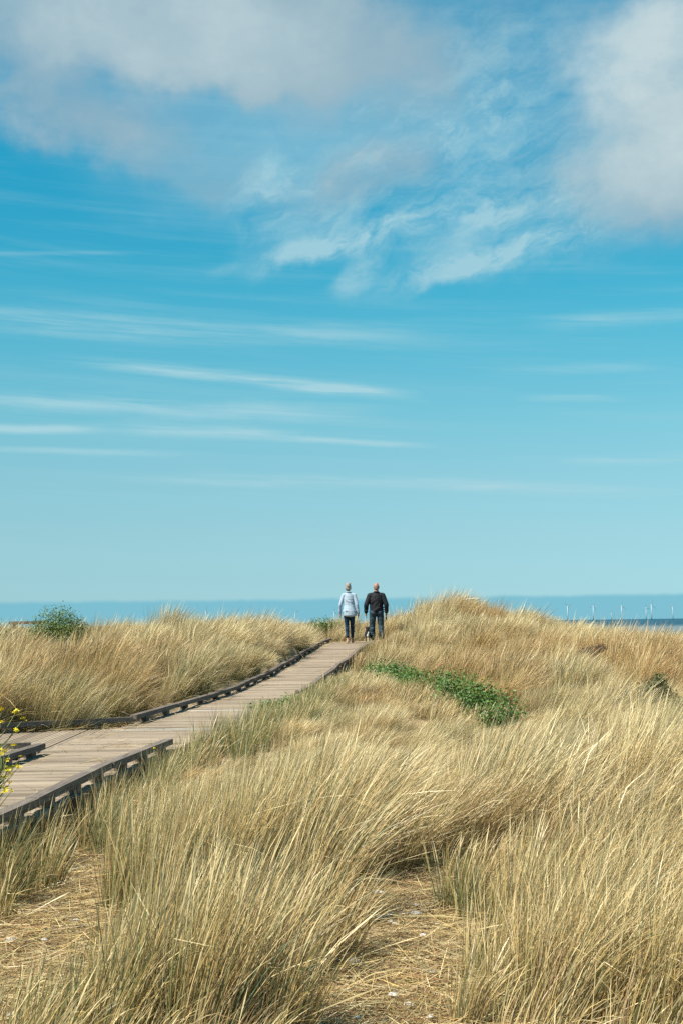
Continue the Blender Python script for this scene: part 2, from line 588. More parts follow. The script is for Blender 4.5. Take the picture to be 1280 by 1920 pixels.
def wood_material(name, base, grain=1.0, along='X'):
    m, t, b = new_mat(name)
    oi = t.new('ShaderNodeObjectInfo')
    tcn = t.new('ShaderNodeTexCoord')
    g = t.new('ShaderNodeNewGeometry')
    mp = t.new('ShaderNodeMapping')
    mp.inputs['Scale'].default_value = (1.6, 45, 45) if along == 'X' else (45, 1.6, 45)
    off = t.xyz(t.m('MULTIPLY', oi.outputs['Random'], 37.0), t.m('MULTIPLY', oi.outputs['Random'], 11.0), 0.0)
    add = t.new('ShaderNodeVectorMath', operation='ADD')
    t.l.new(g.outputs['Position'], add.inputs[0])
    t.l.new(off, add.inputs[1])
    t.l.new(add.outputs[0], mp.inputs['Vector'])
    n1 = t.noise(mp.outputs[0], 1.0, 6, 0.65)
    n2 = t.noise(g.outputs['Position'], 2.3, 4)
    base = tuple(c_ * ALB for c_ in base)
    lo = tuple(c_ * 0.42 for c_ in base)
    hi = tuple(c_ * 1.3 for c_ in base)
    c1 = t.ramp(n1, [(0.28, lo), (0.5, base), (0.75, hi)])
    tone = t.ramp(oi.outputs['Random'], [(0.0, (0.58, 0.54, 0.50)), (0.3, (0.92, 0.87, 0.82)), (0.7, (1.06, 1.0, 0.95)), (1.0, (1.3, 1.25, 1.2))])
    c2 = t.mix(0.85, c1, tone, 'MULTIPLY')
    c2 = t.mix(t.sm(n2, 0.52, 0.7, 0, 0.35), c2, (0.30, 0.26, 0.19))
    t.l.new(c2, b.inputs['Base Color'])
    b.inputs['Roughness'].default_value = 0.85
    b.inputs['Specular IOR Level'].default_value = 0.2
    bn = t.new('ShaderNodeBump')
    bn.inputs['Strength'].default_value = 0.6
    bn.inputs['Distance'].default_value = 0.006
    t.l.new(n1, bn.inputs['Height'])
    t.l.new(bn.outputs[0], b.inputs['Normal'])
    return m


def leaf_material(name, c0, c1):
    m, t, b = new_mat(name)
    a = t.new('ShaderNodeAttribute', attribute_name='col')
    f = t.new('ShaderNodeSeparateColor')
    t.l.new(a.outputs['Color'], f.inputs[0])
    c0, c1 = (tuple(q * ALB for q in k_) for k_ in (c0, c1))
    c = t.ramp(f.outputs[0], [(0.0, c0), (1.0, c1)])
    t.l.new(c, b.inputs['Base Color'])
    b.inputs['Roughness'].default_value = 0.42
    b.inputs['Specular IOR Level'].default_value = 0.45
    tr = t.new('ShaderNodeBsdfTranslucent')
    t.l.new(c, tr.inputs['Color'])
    mx = t.new('ShaderNodeMixShader')
    mx.inputs[0].default_value = 0.25
    t.l.new(b.outputs[0], mx.inputs[1])
    t.l.new(tr.outputs[0], mx.inputs[2])
    t.l.new(mx.outputs[0], t.n['Material Output'].inputs[0])
    return m


def sea_material():
    m, t, b = new_mat('sea_water')
    g = t.new('ShaderNodeNewGeometry')
    sp = t.new('ShaderNodeSeparateXYZ')
    t.l.new(g.outputs['Position'], sp.inputs[0])
    mp = t.new('ShaderNodeMapping')
    mp.inputs['Scale'].default_value = (0.0007, 0.0045, 1)
    t.l.new(g.outputs['Position'], mp.inputs['Vector'])
    n = t.noise(mp.outputs[0], 1.0, 5, 0.6)
    shore = t.m('ADD', t.sm(sp.outputs[1], 1900.0, 900.0, 0.0, 0.75), t.m('MULTIPLY', t.m('SUBTRACT', n, 0.5), 0.9))
    c = t.mix(t.sm(shore, 0.1, 0.8), (0.015, 0.068, 0.105), (0.13, 0.18, 0.2))
    t.l.new(c, b.inputs['Base Color'])
    b.inputs['Roughness'].default_value = 0.55
    b.inputs['Specular IOR Level'].default_value = 0.25
    mp2 = t.new('ShaderNodeMapping')
    mp2.inputs['Scale'].default_value = (0.05, 0.12, 1)
    t.l.new(g.outputs['Position'], mp2.inputs['Vector'])
    wv = t.noise(mp2.outputs[0], 1.0, 6, 0.6)
    bn = t.new('ShaderNodeBump')
    bn.inputs['Strength'].default_value = 1.0
    bn.inputs['Distance'].default_value = 4.0
    t.l.new(wv, bn.inputs['Height'])
    t.l.new(bn.outputs[0], b.inputs['Normal'])
    return m


M_GROUND = ground_material()
M_GRASS = grass_material('marram_blade')
M_LITTER = grass_material('dry_straw', 0.1)
M_DECK = wood_material('weathered_deck', (0.365, 0.298, 0.226))
M_PALE = wood_material('pale_board', (0.56, 0.54, 0.49))
M_RAIL = wood_material('weathered_rail', (0.20, 0.168, 0.145), along='Y')
M_BEAM = wood_material('dark_beam', (0.10, 0.078, 0.062), along='Y')

# ------------------------------------------------------------------ ground and sea
gm = mesh_np(gv, gl, np.arange(0, len(gl), 4), np.full(len(gl) // 4, 4), M_GROUND, 'ground', smooth=True)
tag(link('ground', gm), kind='structure')
S = 45000.0
sm_ = mesh_from([(-S, 60, -5), (S, 60, -5), (S, S, -5), (-S, S, -5)], [(0, 1, 2, 3)], sea_material(), 'sea')
tag(link('sea', sm_), kind='structure')

# ------------------------------------------------------------------ boardwalk
walk = link('boardwalk', None)
walk.location = (-2.4, 8.0, 0.0)
tag(walk, 'weathered timber boardwalk with low kerb rails climbing through the dune grass', 'boardwalk')
WI = Matrix.Translation(-Vector(walk.location))


def unit_box(mat, name, bev=0.0):
    bm = bmesh.new()
    bmesh.ops.create_cube(bm, size=1.0)
    return bm_mesh(bm, mat, name)




def grooved_board(mat, name):
    """unit board, long axis X, with two shallow grooves along the top"""
    sec = [(-.5, -.5), (.5, -.5), (.5, .42), (.47, .5), (.20, .5), (.165, .18), (.13, .5), (-.13, .5), (-.165, .18), (-.20, .5), (-.47, .5), (-.5, .42)]
    v = [(x_, y_, z_) for x_ in (-.5, .5) for y_, z_ in sec]
    n = len(sec)
    f = [(k, k + n, (k + 1) % n + n, (k + 1) % n) for k in range(n)]
    f += [tuple(range(n)), tuple(range(2 * n - 1, n - 1, -1))]
    me = mesh_from(v, f, mat, name)
    bm = bmesh.new()
    bm.from_mesh(me)
    bmesh.ops.recalc_face_normals(bm, faces=bm.faces)
    bm.to_mesh(me)
    bm.free()
    return me


BOARD = grooved_board(M_DECK, 'deck_board')
BOARDP = unit_box(M_PALE, 'pale_board')
RAIL = unit_box(M_RAIL, 'edge_rail')
BLOCK = unit_box(M_RAIL, 'spacer_block')
BEAM = unit_box(M_BEAM, 'bearer')


MW = {}       # world matrices of the placed timbers


def bar(name, me, p, q, w, h, parent=walk, roll=0.0, up=Vector((0, 0, 1)), ax_='Y'):
    """box whose long axis runs p -> q; w across, h tall"""
    p, q = Vector(p), Vector(q)
    d = q - p
    L = d.length
    yv = d.normalized()
    xv = yv.cross(up).normalized()
    zv = xv.cross(yv)
    o = link(name, me)
    o.parent = parent
    if ax_ == 'X':
        rot = Matrix((yv, -xv, zv)).transposed()
        sc = (L, w, h)
    else:
        rot = Matrix((xv, yv, zv)).transposed()
        sc = (w, L, h)
    mw = Matrix.Translation((p + q) / 2) @ rot.to_4x4() @ Matrix.Diagonal(sc + (1,))
    pw = Matrix.Translation(-Vector(walk.location))
    o.matrix_local = pw @ mw if parent is walk else MW[parent.name].inverted() @ mw
    MW[o.name] = mw
    return o


y = 4.6
TH = 0.035
pitch_w = 0.145
deck_samples = []
while y < 42.3:
    a = (float(xl(y)) + random.uniform(-.03, .02), y + random.uniform(-.004, .004))
    b_ = (float(xr(y)) + random.uniform(-.02, .03), y + random.uniform(-.004, .004))
    z0 = float(zdeck(y)) - TH / 2 + random.uniform(-.003, .003)
    pale = 16.35 < y < 16.66 or 19.6 < y < 19.72
    me = BOARDP if pale else BOARD
    slope = (float(zdeck(y + .2)) - float(zdeck(y - .2))) / .4
    up = Vector((random.uniform(-.006, .006), -slope + random.uniform(-.012, .012), 1)).normalized()
    bar('deck_board', me, (a[0], a[1], z0), (b_[0], b_[1], z0 + random.uniform(-.004, .004)), pitch_w - random.uniform(.014, .024), TH, up=up, ax_='X')
    y += pitch_w
# side branch: boards run across it (roughly along the view direction)
xx = -2.60
while xx > -6.4:
    dip = (xx + 2.6) * 0.45
    y0, y1 = BR_NEAR + dip, BR_FAR + dip
    y0c = y0
    if xx > xl(y0) - 0.0:
        y0c = y0
    z0 = 0.30 - TH / 2 + random.uniform(-.003, .003)
    bar('deck_board', BOARD, (xx, y0c, z0 - .006), (xx - .02, y1, z0 - .006), pitch_w - .012, TH, ax_='X')
    xx -= pitch_w


def rails(pts, step=2.4, hgt=0.076):
    """kerb rail along a polyline of (x, y, zdeck): pieces butted end to end, each on its spacer blocks"""
    seg = []
    for (p, q) in zip(pts[:-1], pts[1:]):
        p, q = Vector(p), Vector(q)
        n = max(1, round((q - p).length / step))
        for k in range(n):
            seg.append((p.lerp(q, k / n), p.lerp(q, (k + 1) / n)))
    for p, q in seg:
        j = Vector((random.uniform(-.014, .014), 0, random.uniform(-.003, .012)))
        d = (q - p).normalized()
        hz = Vector((0, 0, hgt))
        r_ = bar('edge_rail', RAIL, p + hz + j + d * .003, q + hz + j - d * .003, 0.085, 0.054)
        L = (q - p).length
        nb = max(1, round(L / 0.85))
        for k in range(nb):
            c0 = p.lerp(q, (k + 0.5) / nb) + j
            zb, zt = -0.004 - j.z, hgt - 0.028
            cc = c0 + Vector((0, 0, (zb + zt) / 2))
            bar('spacer_block', BLOCK, cc - d * 0.06, cc + d * 0.06, 0.085, zt - zb, parent=r_)


def edge(fn, y0, y1, n, inset):
    return [(float(fn(t)) + inset + .022 * math.sin(t * 1.7 + y0), float(t), float(zdeck(t)) + .008 * math.sin(t * 2.3)) for t in np.linspace(y0, y1, n)]


rails(edge(xr, 4.6, 13.85, 5, -0.05))
rails(edge(xl, 4.6, 13.55, 5, 0.05))
rails(edge(xl, 17.35, 42.3, 13, 0.05))
rails(edge(xr, 22.2, 40.6, 10, -0.05))
far_br = [(float(xl(17.35)) + .05, 17.35 - .12, .30), (-3.35, 16.75, .30), (-4.4, 16.05, .30), (-6.3, 15.2, .30)]
rails(far_br)
near_br = [(-2.98, 13.62, .30), (-4.4, 13.0, .30), (-6.3, 12.2, .30)]
rails(near_br)
# bearers below the edges and posts into the sand
for fn, inset in ((xr, -0.07), (xl, 0.07)):
    ys = np.linspace(4.6, 42.3, 17)
    for a, b_ in zip(ys[:-1], ys[1:]):
        p = Vector((float(fn(a)) + inset, a, float(zdeck(a)) - TH - 0.065))
        q = Vector((float(fn(b_)) + inset, b_, float(zdeck(b_)) - TH - 0.065))
        bar('bearer', BEAM, p, q, 0.06, 0.12)
    for a in np.linspace(5.2, 41.5, 24):
        zt = float(zdeck(a)) - TH - 0.015
        xx = float(fn(a)) + inset * 1.9
        zg_ = float(zground(np.array([xx]), np.array([a]))[0]) - 0.15
        bar('post', BEAM, (xx, a, zg_), (xx, a, zt), 0.09, 0.09, up=Vector((0, 1, 0)))

# ------------------------------------------------------------------ grass blades
PAL = {
    'pale': np.array([0.665, 0.535, 0.285]), 'gold': np.array([0.58, 0.41, 0.16]), 'tan': np.array([0.36, 0.225, 0.105]),
    'green': np.array([0.14, 0.17, 0.055]), 'blue': np.array([0.11, 0.155, 0.08]), 'olive': np.array([0.28, 0.25, 0.085]), 'rust': np.array([0.26, 0.13, 0.05]),
}


def blade_cols(n, green, rng, rust=0.0):
    """per-blade (base, tip) colours; green = share of living blades"""
    k = rng.random(n)
    tip = np.where((k < 0.45)[:, None], PAL['pale'], np.where((k < 0.78)[:, None], PAL['gold'], PAL['tan']))
    k2 = rng.random(n)
    liv = k2 < green
    live = np.where((rng.random(n) < 0.5)[:, None], PAL['green'], PAL['blue'])
    live = np.where((rng.random(n) < 0.3)[:, None], PAL['olive'], live)
    tip = np.where(liv[:, None], live, tip)
    foot = np.where((rng.random(n) < 0.62)[:, None], PAL['tan'] * 0.85, PAL['green'] * 0.6 + PAL['olive'] * 0.5)
    base = np.where(liv[:, None], live * 0.9 + PAL['olive'] * 0.1, tip * 0.3 + foot * 0.6)
    tip = np.where((liv & (rng.random(n) < 0.45))[:, None], PAL['gold'] * 0.55 + live * 0.45, tip)
    rs = rng.random(n) < rust
    base = np.where(rs[:, None], PAL['rust'], base)
    tip = np.where(rs[:, None], PAL['rust'] * 0.6 + PAL['tan'] * 0.4, tip)
    v = (0.62 + 0.62 * rng.random(n))[:, None]
    return base * v, tip * v


def blades(root, L, phi, th0, bend, width, twist, base, tip, segs=5, spike=None, power=1.4, kink=None):
    """numpy strip geometry for N blades; returns verts, loops, starts, totals, colours"""
    N = len(L)
    s = np.linspace(0, 1, segs + 1)
    pos = np.zeros((N, segs + 1, 3))
    pos[:, 0] = root
    cph, sph = np.cos(phi), np.sin(phi)
    sides = np.zeros((N, segs + 1, 3))
    for k in range(segs + 1):
        th = th0 + bend * s[k] ** power
        if kink is not None:
            th = th + kink * (s[k] > .5)
        ct, st = np.cos(th), np.sin(th)
        if k < segs:
            tm = th0 + bend * ((s[k] + s[k + 1]) / 2) ** power
            if kink is not None:
                tm = tm + kink * (s[k] > .45)
            dv = np.stack([np.sin(tm) * cph, np.sin(tm) * sph, np.cos(tm)], -1)
            pos[:, k + 1] = pos[:, k] + dv * (L / segs)[:, None]
        h = np.stack([-sph, cph, np.zeros(N)], -1)
        nn = np.stack([ct * cph, ct * sph, -st], -1)
        sides[:, k] = np.cos(twist)[:, None] * h + np.sin(twist)[:, None] * nn
    prof = 1.0 - 0.75 * s ** 1.8
    wv = width[:, None] * prof[None, :]
    if spike is not None:
        ps = np.interp(s, [0, .55, .72, .85, 1], [.6, .5, 1.2, 1.4, .6])
        wv = np.where(spike[:, None], width[:, None] * ps[None, :], wv)
    va = pos - sides * (wv / 2)[:, :, None]
    vb = pos + sides * (wv / 2)[:, :, None]
    nv = 2 * segs + 1
    V = np.zeros((N, nv, 3))
    V[:, 0:2 * segs:2] = va[:, :segs]
    V[:, 1:2 * segs:2] = vb[:, :segs]
    V[:, 2 * segs] = pos[:, segs]
    Cc = np.zeros((N, nv, 3))
    g = np.clip(s * 1.5 - 0.1, 0, 1)
    for k in range(segs):
        c_ = base * (1 - g[k]) + tip * g[k]
        Cc[:, 2 * k] = c_
        Cc[:, 2 * k + 1] = c_
    Cc[:, 2 * segs] = tip
    o = (np.arange(N) * nv)[:, None]
    lp = []
    for k in range(segs - 1):
        lp.append(np.stack([o[:, 0] + 2 * k, o[:, 0] + 2 * k + 1, o[:, 0] + 2 * k + 3, o[:, 0] + 2 * k + 2], -1))
    tri = np.stack([o[:, 0] + 2 * segs - 2, o[:, 0] + 2 * segs - 1, o[:, 0] + 2 * segs], -1)
    loops = np.concatenate([np.concatenate(lp, 1), tri], 1)
    tot1 = np.array([4] * (segs - 1) + [3])
    totals = np.tile(tot1, N)
    starts = np.r_[0, np.cumsum(totals)[:-1]]
    return V.reshape(-1, 3), loops.ravel(), starts, totals, Cc.reshape(-1, 3)


WIND = 0.12     # wind blows along +X, a little away from the camera


def tussock(n, Rr, h, green=0.15, lean=1.0, width=0.004, spread=1.0, segs=5, rng=RNG, rust=0.0, spikes=0.04, wind=WIND, upright=0.0):
    """blade arrays of one tussock round the origin"""
    r = Rr * np.sqrt(rng.random(n))
    a = rng.random(n) * 2 * math.pi
    root = np.stack([r * np.cos(a), r * np.sin(a), np.full(n, -0.02)], -1)
    outx = np.cos(a) * (r / Rr) * 0.75 * spread
    outy = np.sin(a) * (r / Rr) * 0.75 * spread
    vx = outx + lean * 1.0 * math.cos(wind) + rng.normal(0, .28, n)
    vy = outy + lean * 1.0 * math.sin(wind) + rng.normal(0, .28, n)
    mag = np.clip(np.hypot(vx, vy), 0.05, 2.2)
    phi = np.arctan2(vy, vx)
    L = h * (0.55 + 0.6 * rng.random(n) ** 0.8)
    th0 = R(7) * mag + np.abs(rng.normal(0, R(6), n))
    bend = (R(27) * mag + rng.normal(0, R(11), n)) * (1 - 0.6 * upright)
    # some old blades lie flat
    flat = rng.random(n) < 0.07
    th0 = np.where(flat, R(35) + rng.random(n) * R(40), th0)
    L = np.where(flat, L * 0.7, L)
    sp = rng.random(n) < spikes
    L = np.where(sp, h * (0.95 + 0.3 * rng.random(n)), L)
    bend = np.where(sp, bend * 0.55, bend)
    wd = width * (0.6 + 0.8 * rng.random(n))
    tw = rng.normal(math.pi / 2, 0.85, n)
    base, tip = blade_cols(n, green, rng, rust)
    tip = np.where(sp[:, None], PAL['pale'] * 0.95, tip)
    return dict(root=root, L=L, phi=phi, th0=th0, bend=bend, width=wd, twist=tw, base=base, tip=tip, segs=segs, spike=sp, kink=np.where(rng.random(n) < .035, rng.uniform(R(30), R(85), n), 0.0))


def merge(lst):
    V, Lp, T, Cc = [], [], [], []
    off = 0
    for v, l, s_, t, c_ in lst:
        V.append(v)
        Lp.append(l + off)
        T.append(t)
        Cc.append(c_)
        off += len(v)
    T = np.concatenate(T)
    return np.concatenate(V), np.concatenate(Lp), np.r_[0, np.cumsum(T)[:-1]], T, np.concatenate(Cc)


def gz(x, y):
    return float(zground(np.array([x]), np.array([y]))[0])


# bare, littered hollows in the foreground (world ellipses)
BARE = []
for (px, py, rx, ry) in ((770, 1745, .36, 1.25), (750, 1900, .38, .9), (100, 1655, .50, 1.5), (30, 1810, .42, .9), (140, 1570, .30, .9)):
    c_ = at_z(px, py, 0.0)
    BARE.append((c_.x, c_.y, rx, ry))


def bare(x, y, k=1.0):
    r = np.zeros_like(x, dtype=bool)
    for bx, by, rx, ry in BARE:
        r |= ((x - bx) / (rx * k)) ** 2 + ((y - by) / (ry * k)) ** 2 < 1
    return r


near = []


def put_tussock(px, py, n, Rr, h, z=0.02, **kw):
    c_ = at_z(px, py, z)
    add_near(c_.x, c_.y, n, Rr, h, **kw)


def add_near(x, y, n, Rr, h, **kw):
    d = tussock(n, Rr, h, **kw)
    root = d['root'] + np.array([x, y, 0])
    root[:, 2] = zground(root[:, 0], root[:, 1]) - 0.02
    d['root'] = root
    near.append(blades(**d))


# big tussock left of centre
for a in ((235, 1690, 360, .13, .66, .45), (300, 1720, 480, .16, .74, .32), (380, 1700, 600, .19, .80, .22), (455, 1690, 620, .18, .80, .22), (530, 1665, 560, .17, .80, .24),
          (420, 1640, 500, .20, .70, .14), (330, 1640, 420, .18, .62, .18), (240, 1640, 200, .12, .46, .4), (500, 1610, 440, .2, .68, .14)):
    put_tussock(*a[:5], green=a[5], lean=0.7, upright=.4, width=.0036)
# leaning tussocks to its right
for a in ((580, 1720, 460, .17, .78, .2), (630, 1660, 520, .17, .82, .12), (600, 1600, 460, .2, .78, .1), (680, 1590, 460, .2, .74, .1), (615, 1775, 240, .11, .5, .16)):
    put_tussock(*a[:5], green=a[5], lean=1.25, rust=.06)
# front row, bottom edge
for a in ((70, 1950, 110, .12, .34, .6), (190, 1940, 300, .13, .46, .6), (270, 1920, 420, .15, .60, .4), (360, 1930, 480, .16, .66, .25), (445, 1905, 500, .16, .66, .18),
          (520, 1920, 260, .12, .48, .16), (330, 1840, 380, .16, .66, .2), (430, 1820, 420, .16, .66, .14), (505, 1800, 320, .14, .52, .15), (230, 1840, 220, .12, .42, .45)):
    put_tussock(*a[:5], green=a[5], lean=0.75, upright=.3)
# right front
for a in ((925, 1800, 260, .15, .40, .3), (985, 1850, 400, .18, .56, .18), (1040, 1880, 480, .17, .68, .14), (1120, 1860, 480, .17, .70, .16), (1200, 1885, 480, .17, .70, .16),
          (1280, 1900, 480, .17, .72, .14), (1080, 1790, 460, .17, .68, .14), (1170, 1770, 460, .18, .70, .12), (1260, 1780, 460, .18, .70, .12), (1000, 1760, 400, .16, .64, .2),
          (945, 1725, 220, .14, .38, .4), (1030, 1700, 380, .19, .58, .14), (1120, 1690, 420, .18, .66, .1), (1220, 1690, 420, .18, .68, .1), (880, 1890, 160, .08, .42, .3),
          (1340, 1850, 420, .17, .7, .12), (1350, 1740, 420, .17, .7, .12)):
    put_tussock(a[0], a[1], int(a[2] * 1.3), a[3], a[4] * .84, green=a[5], lean=1.15, spread=1.6, width=.0033)
# overhanging tussocks behind the shell hollow: long blades swept to the right
for a in ((740, 1640, 360, .13, .62, .12), (800, 1622, 420, .16, .72, .1), (880, 1612, 420, .17, .72, .12), (970, 1610, 420, .18, .70, .1), (1060, 1615, 400, .18, .68, .1), (1150, 1610, 400, .18, .68, .1), (1250, 1605, 400, .18, .68, .1)):
    put_tussock(a[0], a[1], int(a[2] * 1.2), a[3], a[4] * .92, green=a[5], lean=1.55, rust=.12, width=.0034)
# blue-green tuft in the hollow, tufts at the left edge and along the near deck
for a in ((850, 1700, 150, .10, .36, .9), (880, 1720, 110, .08, .30, .85), (-8, 1690, 200, .10, .5, .8), (15, 1640, 120, .07, .44, .7), (60, 1600, 110, .09, .36, .5)):
    put_tussock(*a[:5], green=a[5], lean=.45, upright=.3)
rng2 = np.random.default_rng(5)
for yy in np.arange(7.4, 14.4, 0.16):
    if rng2.random() < .82:
        add_near(float(xr(yy)) + rng2.uniform(.10, .34), yy, int(rng2.uniform(60, 130)), .09, rng2.uniform(.26, .44), green=rng2.uniform(.4, .85), lean=.5, rust=.08)

for yy in np.arange(14.3, 25.5, 0.11):
    t_ = (yy - 14.3) / 11
    h_ = rng2.uniform(.40, .56) * (1 - .42 * t_)
    add_near(float(xr(yy)) + .12 + .45 * rng2.random() ** 1.5, yy, int(rng2.uniform(60, 120)), .10, h_, green=rng2.uniform(.65, 1.0), lean=.55, width=.0045, rust=.04, upright=.2)
# crest tussock beside the path: tall, brown at its root
for (x_, y_, h_) in ((2.05, 36.2, .80), (2.2, 36.6, 1.05), (2.5, 36.9, 1.12), (2.75, 37.0, 1.05), (2.2, 35.6, .7), (3.1, 37.0, .95), (2.0, 36.9, .8)):
    add_near(x_, y_, 420, .26, h_, green=.03, lean=1.25, width=.006, rust=.3)
for (x_, y_, h_) in ((-1.75, 33.5, .8), (-2.0, 33.8, .9), (-2.3, 33.9, .85), (-1.7, 32.6, .75), (-2.6, 34, .8)):
    add_near(x_, y_, 380, .26, h_, green=.05, lean=1.3, width=.006, rust=.12)

# short mixed growth round the foot of the bramble
for k in range(110):
    t_ = rng2.random()
    bx_, by_ = np.interp(t_, [0, 1], [2.1, .5]), np.interp(t_, [0, 1], [20.2, 27.0])
    add_near(bx_ - rng2.uniform(.1, .75), by_ - rng2.uniform(.2, .9), int(rng2.uniform(45, 90)), .15, rng2.uniform(.22, .40), green=rng2.uniform(.05, .35), lean=1.2, width=.0052, rust=.08)

# filler field for the near ground
xs, ys = [], []
for yy in np.arange(3.6, 10.2, 0.38):
    half = 0.27 * yy + 1.3
    for x0 in np.arange(-half, half, 0.38):
        xs.append(x0 + rng2.uniform(-.13, .13))
        ys.append(yy + rng2.uniform(-.13, .13))
xs, ys = np.array(xs), np.array(ys)
ok = ~bare(xs + .10, ys, 1.3) & ~bare(xs, ys, 1.2) & ~on_walk(xs, ys, .45, .22)
# keep the camera's own standing place open
ok &= ~((ys < 4.6) & (np.abs(xs) < 1.7))
hm = vnoise(xs * .9 + 5, ys * .7 + 2)
for x0, y0, hn in zip(xs[ok], ys[ok], hm[ok]):
    add_near(x0, y0, int(60 + 120 * hn ** 1.5), .17, .16 + .34 * hn ** 1.3, green=.06 + .3 * rng2.random() ** 2, lean=.8 + .6 * rng2.random(), rust=.05)

v, lp, st, tt, cc = merge(near)
gm = mesh_np(v, lp, st, tt, M_GRASS, 'marram_grass', {'col': cc})
NEAR_TRIS = int((tt - 2).sum())
tag(link('marram_grass', gm), 'tall straw coloured marram grass tussocks in the foreground', 'grass', kind='stuff')

# ------------------------------------------------------------------ straw litter on the ground and stray straws on the deck
lit = []


def litter(x, y, zz, Lm, rng, colk=None):
    n = len(x)
    root = np.stack([x, y, zz], -1)
    base, tip = blade_cols(n, .03, rng, .12)
    f = (0.75 + .35 * rng.random(n))[:, None]
    return blades(root, Lm * (.4 + rng.random(n)), rng.normal(.2, 1.3, n) + math.pi * (rng.random(n) < .35), np.full(n, R(78)) + rng.random(n) * R(14), rng.normal(0, R(14), n),
                  .0036 * (.6 + .9 * rng.random(n)), rng.normal(0, .5, n), base * f, tip * f, segs=3)


n = 26000
yy = 4.0 + 8.5 * rng2.random(n)
xx = (rng2.random(n) - .5) * 2 * (0.27 * yy + .8)
keep = ~on_walk(xx, yy, -.02, .03)
boost = bare(xx, yy, 1.25)
keep &= boost | (rng2.random(n) < .7)
xx, yy = xx[keep], yy[keep]
lit.append(litter(xx, yy, zground(xx, yy) + .006 + .03 * rng2.random(len(xx)), .24, rng2))
for bx, by, rx, ry in BARE:
    n = int(6000 * rx * ry)
    a, r = rng2.random(n) * 6.283, np.sqrt(rng2.random(n)) * 1.2
    xx, yy = bx + np.cos(a) * r * rx, by + np.sin(a) * r * ry
    k = ~on_walk(xx, yy, 0, .03)
    xx, yy = xx[k], yy[k]
    lit.append(litter(xx, yy, zground(xx, yy) + .004 + .022 * rng2.random(len(xx)), .18, rng2))
# on the boards: near the top end, in the junction and along the edges
for (cx, cy, sx, sy, n) in ((-.1, 41.6, .5, .6, 420), (-2.3, 14.2, .35, .35, 60), (-3.0, 16.6, .5, .25, 160), (-1.9, 12.6, .25, .8, 40), (-.6, 40.4, .15, .9, 120)):
    xx, yy = rng2.normal(cx, sx, n), rng2.normal(cy, sy, n)
    k = on_walk(xx, yy, -.12, -.08) & (yy < 42.2)
    xx, yy = xx[k], yy[k]
    lit.append(litter(xx, yy, zdeck(yy) + .006 + .02 * rng2.random(len(xx)), .26, rng2))
# drifted straw caught along the kerbs and strewn thinly over the boards
n = 1500
yy = 6.5 + 35.5 * rng2.random(n) ** .8
tt_ = rng2.random(n)
edge_in = .10 + .22 * rng2.random(n) ** 2
xx = np.where(tt_ < .45, xl(yy) + edge_in, np.where(tt_ < .85, xr(yy) - edge_in, xl(yy) + (xr(yy) - xl(yy)) * rng2.random(n)))
lit.append(litter(xx, yy, zdeck(yy) + .005 + .012 * rng2.random(n), .20, rng2))
v, lp, st, tt, cc = merge(lit)
LIT_TRIS = int((tt - 2).sum())
tag(link('straw_litter', mesh_np(v, lp, st, tt, M_LITTER, 'straw_litter', {'col': cc})), 'flattened dry straw littering the bare sandy hollows between tussocks', 'straw', kind='stuff')

# ------------------------------------------------------------------ dune grass beyond: tussock shapes scattered by geometry nodes
src = bpy.data.collections.new('tussock_shapes')
NV = 14
vr = np.random.default_rng(21)
for i in range(2 * NV):
    mid_set, q = i >= NV, i % NV          # thin-bladed shapes for the middle distance, coarser ones farther off
    green = [0.06, 0.05, 0.10, 0.06, 0.04, 0.12, 0.05, 0.08][q] if q < 8 else ([.42, .5, .36][q - 8] if q < 11 else [.75, .85, .7][q - 11])
    d = tussock((380 if mid_set else 270) if q < 11 else (260 if mid_set else 180), .23 if q < 11 else .16, .78 if q < 11 else .62, green=green, lean=1.3 if q < 11 else .8,
                width=.0040 if mid_set else .0054, segs=4, rng=vr, rust=.05 if q % 3 else .16, spikes=.06 if q < 8 else .02, wind=WIND + vr.uniform(-.25, .25))
    v, lp, st, tt, cc = blades(**d)
    me = mesh_np(v, lp, st, tt, M_GRASS, 'tussock_%02d' % i, {'col': cc})
    o = bpy.data.objects.new('tussock_%02d' % i, me)
    src.objects.link(o)


def scatter_group(name):
    ng = bpy.data.node_groups.new(name, 'GeometryNodeTree')
    ng.interface.new_socket('Geometry', in_out='INPUT', socket_type='NodeSocketGeometry')
    ng.interface.new_socket('Geometry', in_out='OUTPUT', socket_type='NodeSocketGeometry')
    N = ng.nodes
    gi, go = N.new('NodeGroupInput'), N.new('NodeGroupOutput')
    ci = N.new('GeometryNodeCollectionInfo')
    ci.inputs['Collection'].default_value = src
    ci.inputs['Separate Children'].default_value = True
    ci.inputs['Reset Children'].default_value = True
    ip = N.new('GeometryNodeInstanceOnPoints')
    ip.inputs['Pick Instance'].default_value = True

    def attr(nm, ty):
        a = N.new('GeometryNodeInputNamedAttribute')
        a.data_type = ty
        a.inputs['Name'].default_value = nm
        return a.outputs['Attribute']
    er = N.new('FunctionNodeEulerToRotation')
    ng.links.new(attr('rot', 'FLOAT_VECTOR'), er.inputs[0])
    ng.links.new(gi.outputs[0], ip.inputs['Points'])
    ng.links.new(ci.outputs[0], ip.inputs['Instance'])
    ng.links.new(attr('variant', 'INT'), ip.inputs['Instance Index'])
    ng.links.new(er.outputs[0], ip.inputs['Rotation'])
    ng.links.new(attr('scl', 'FLOAT_VECTOR'), ip.inputs['Scale'])
    ng.links.new(ip.outputs[0], go.inputs[0])
    return ng


NG = scatter_group('tussock_scatter')


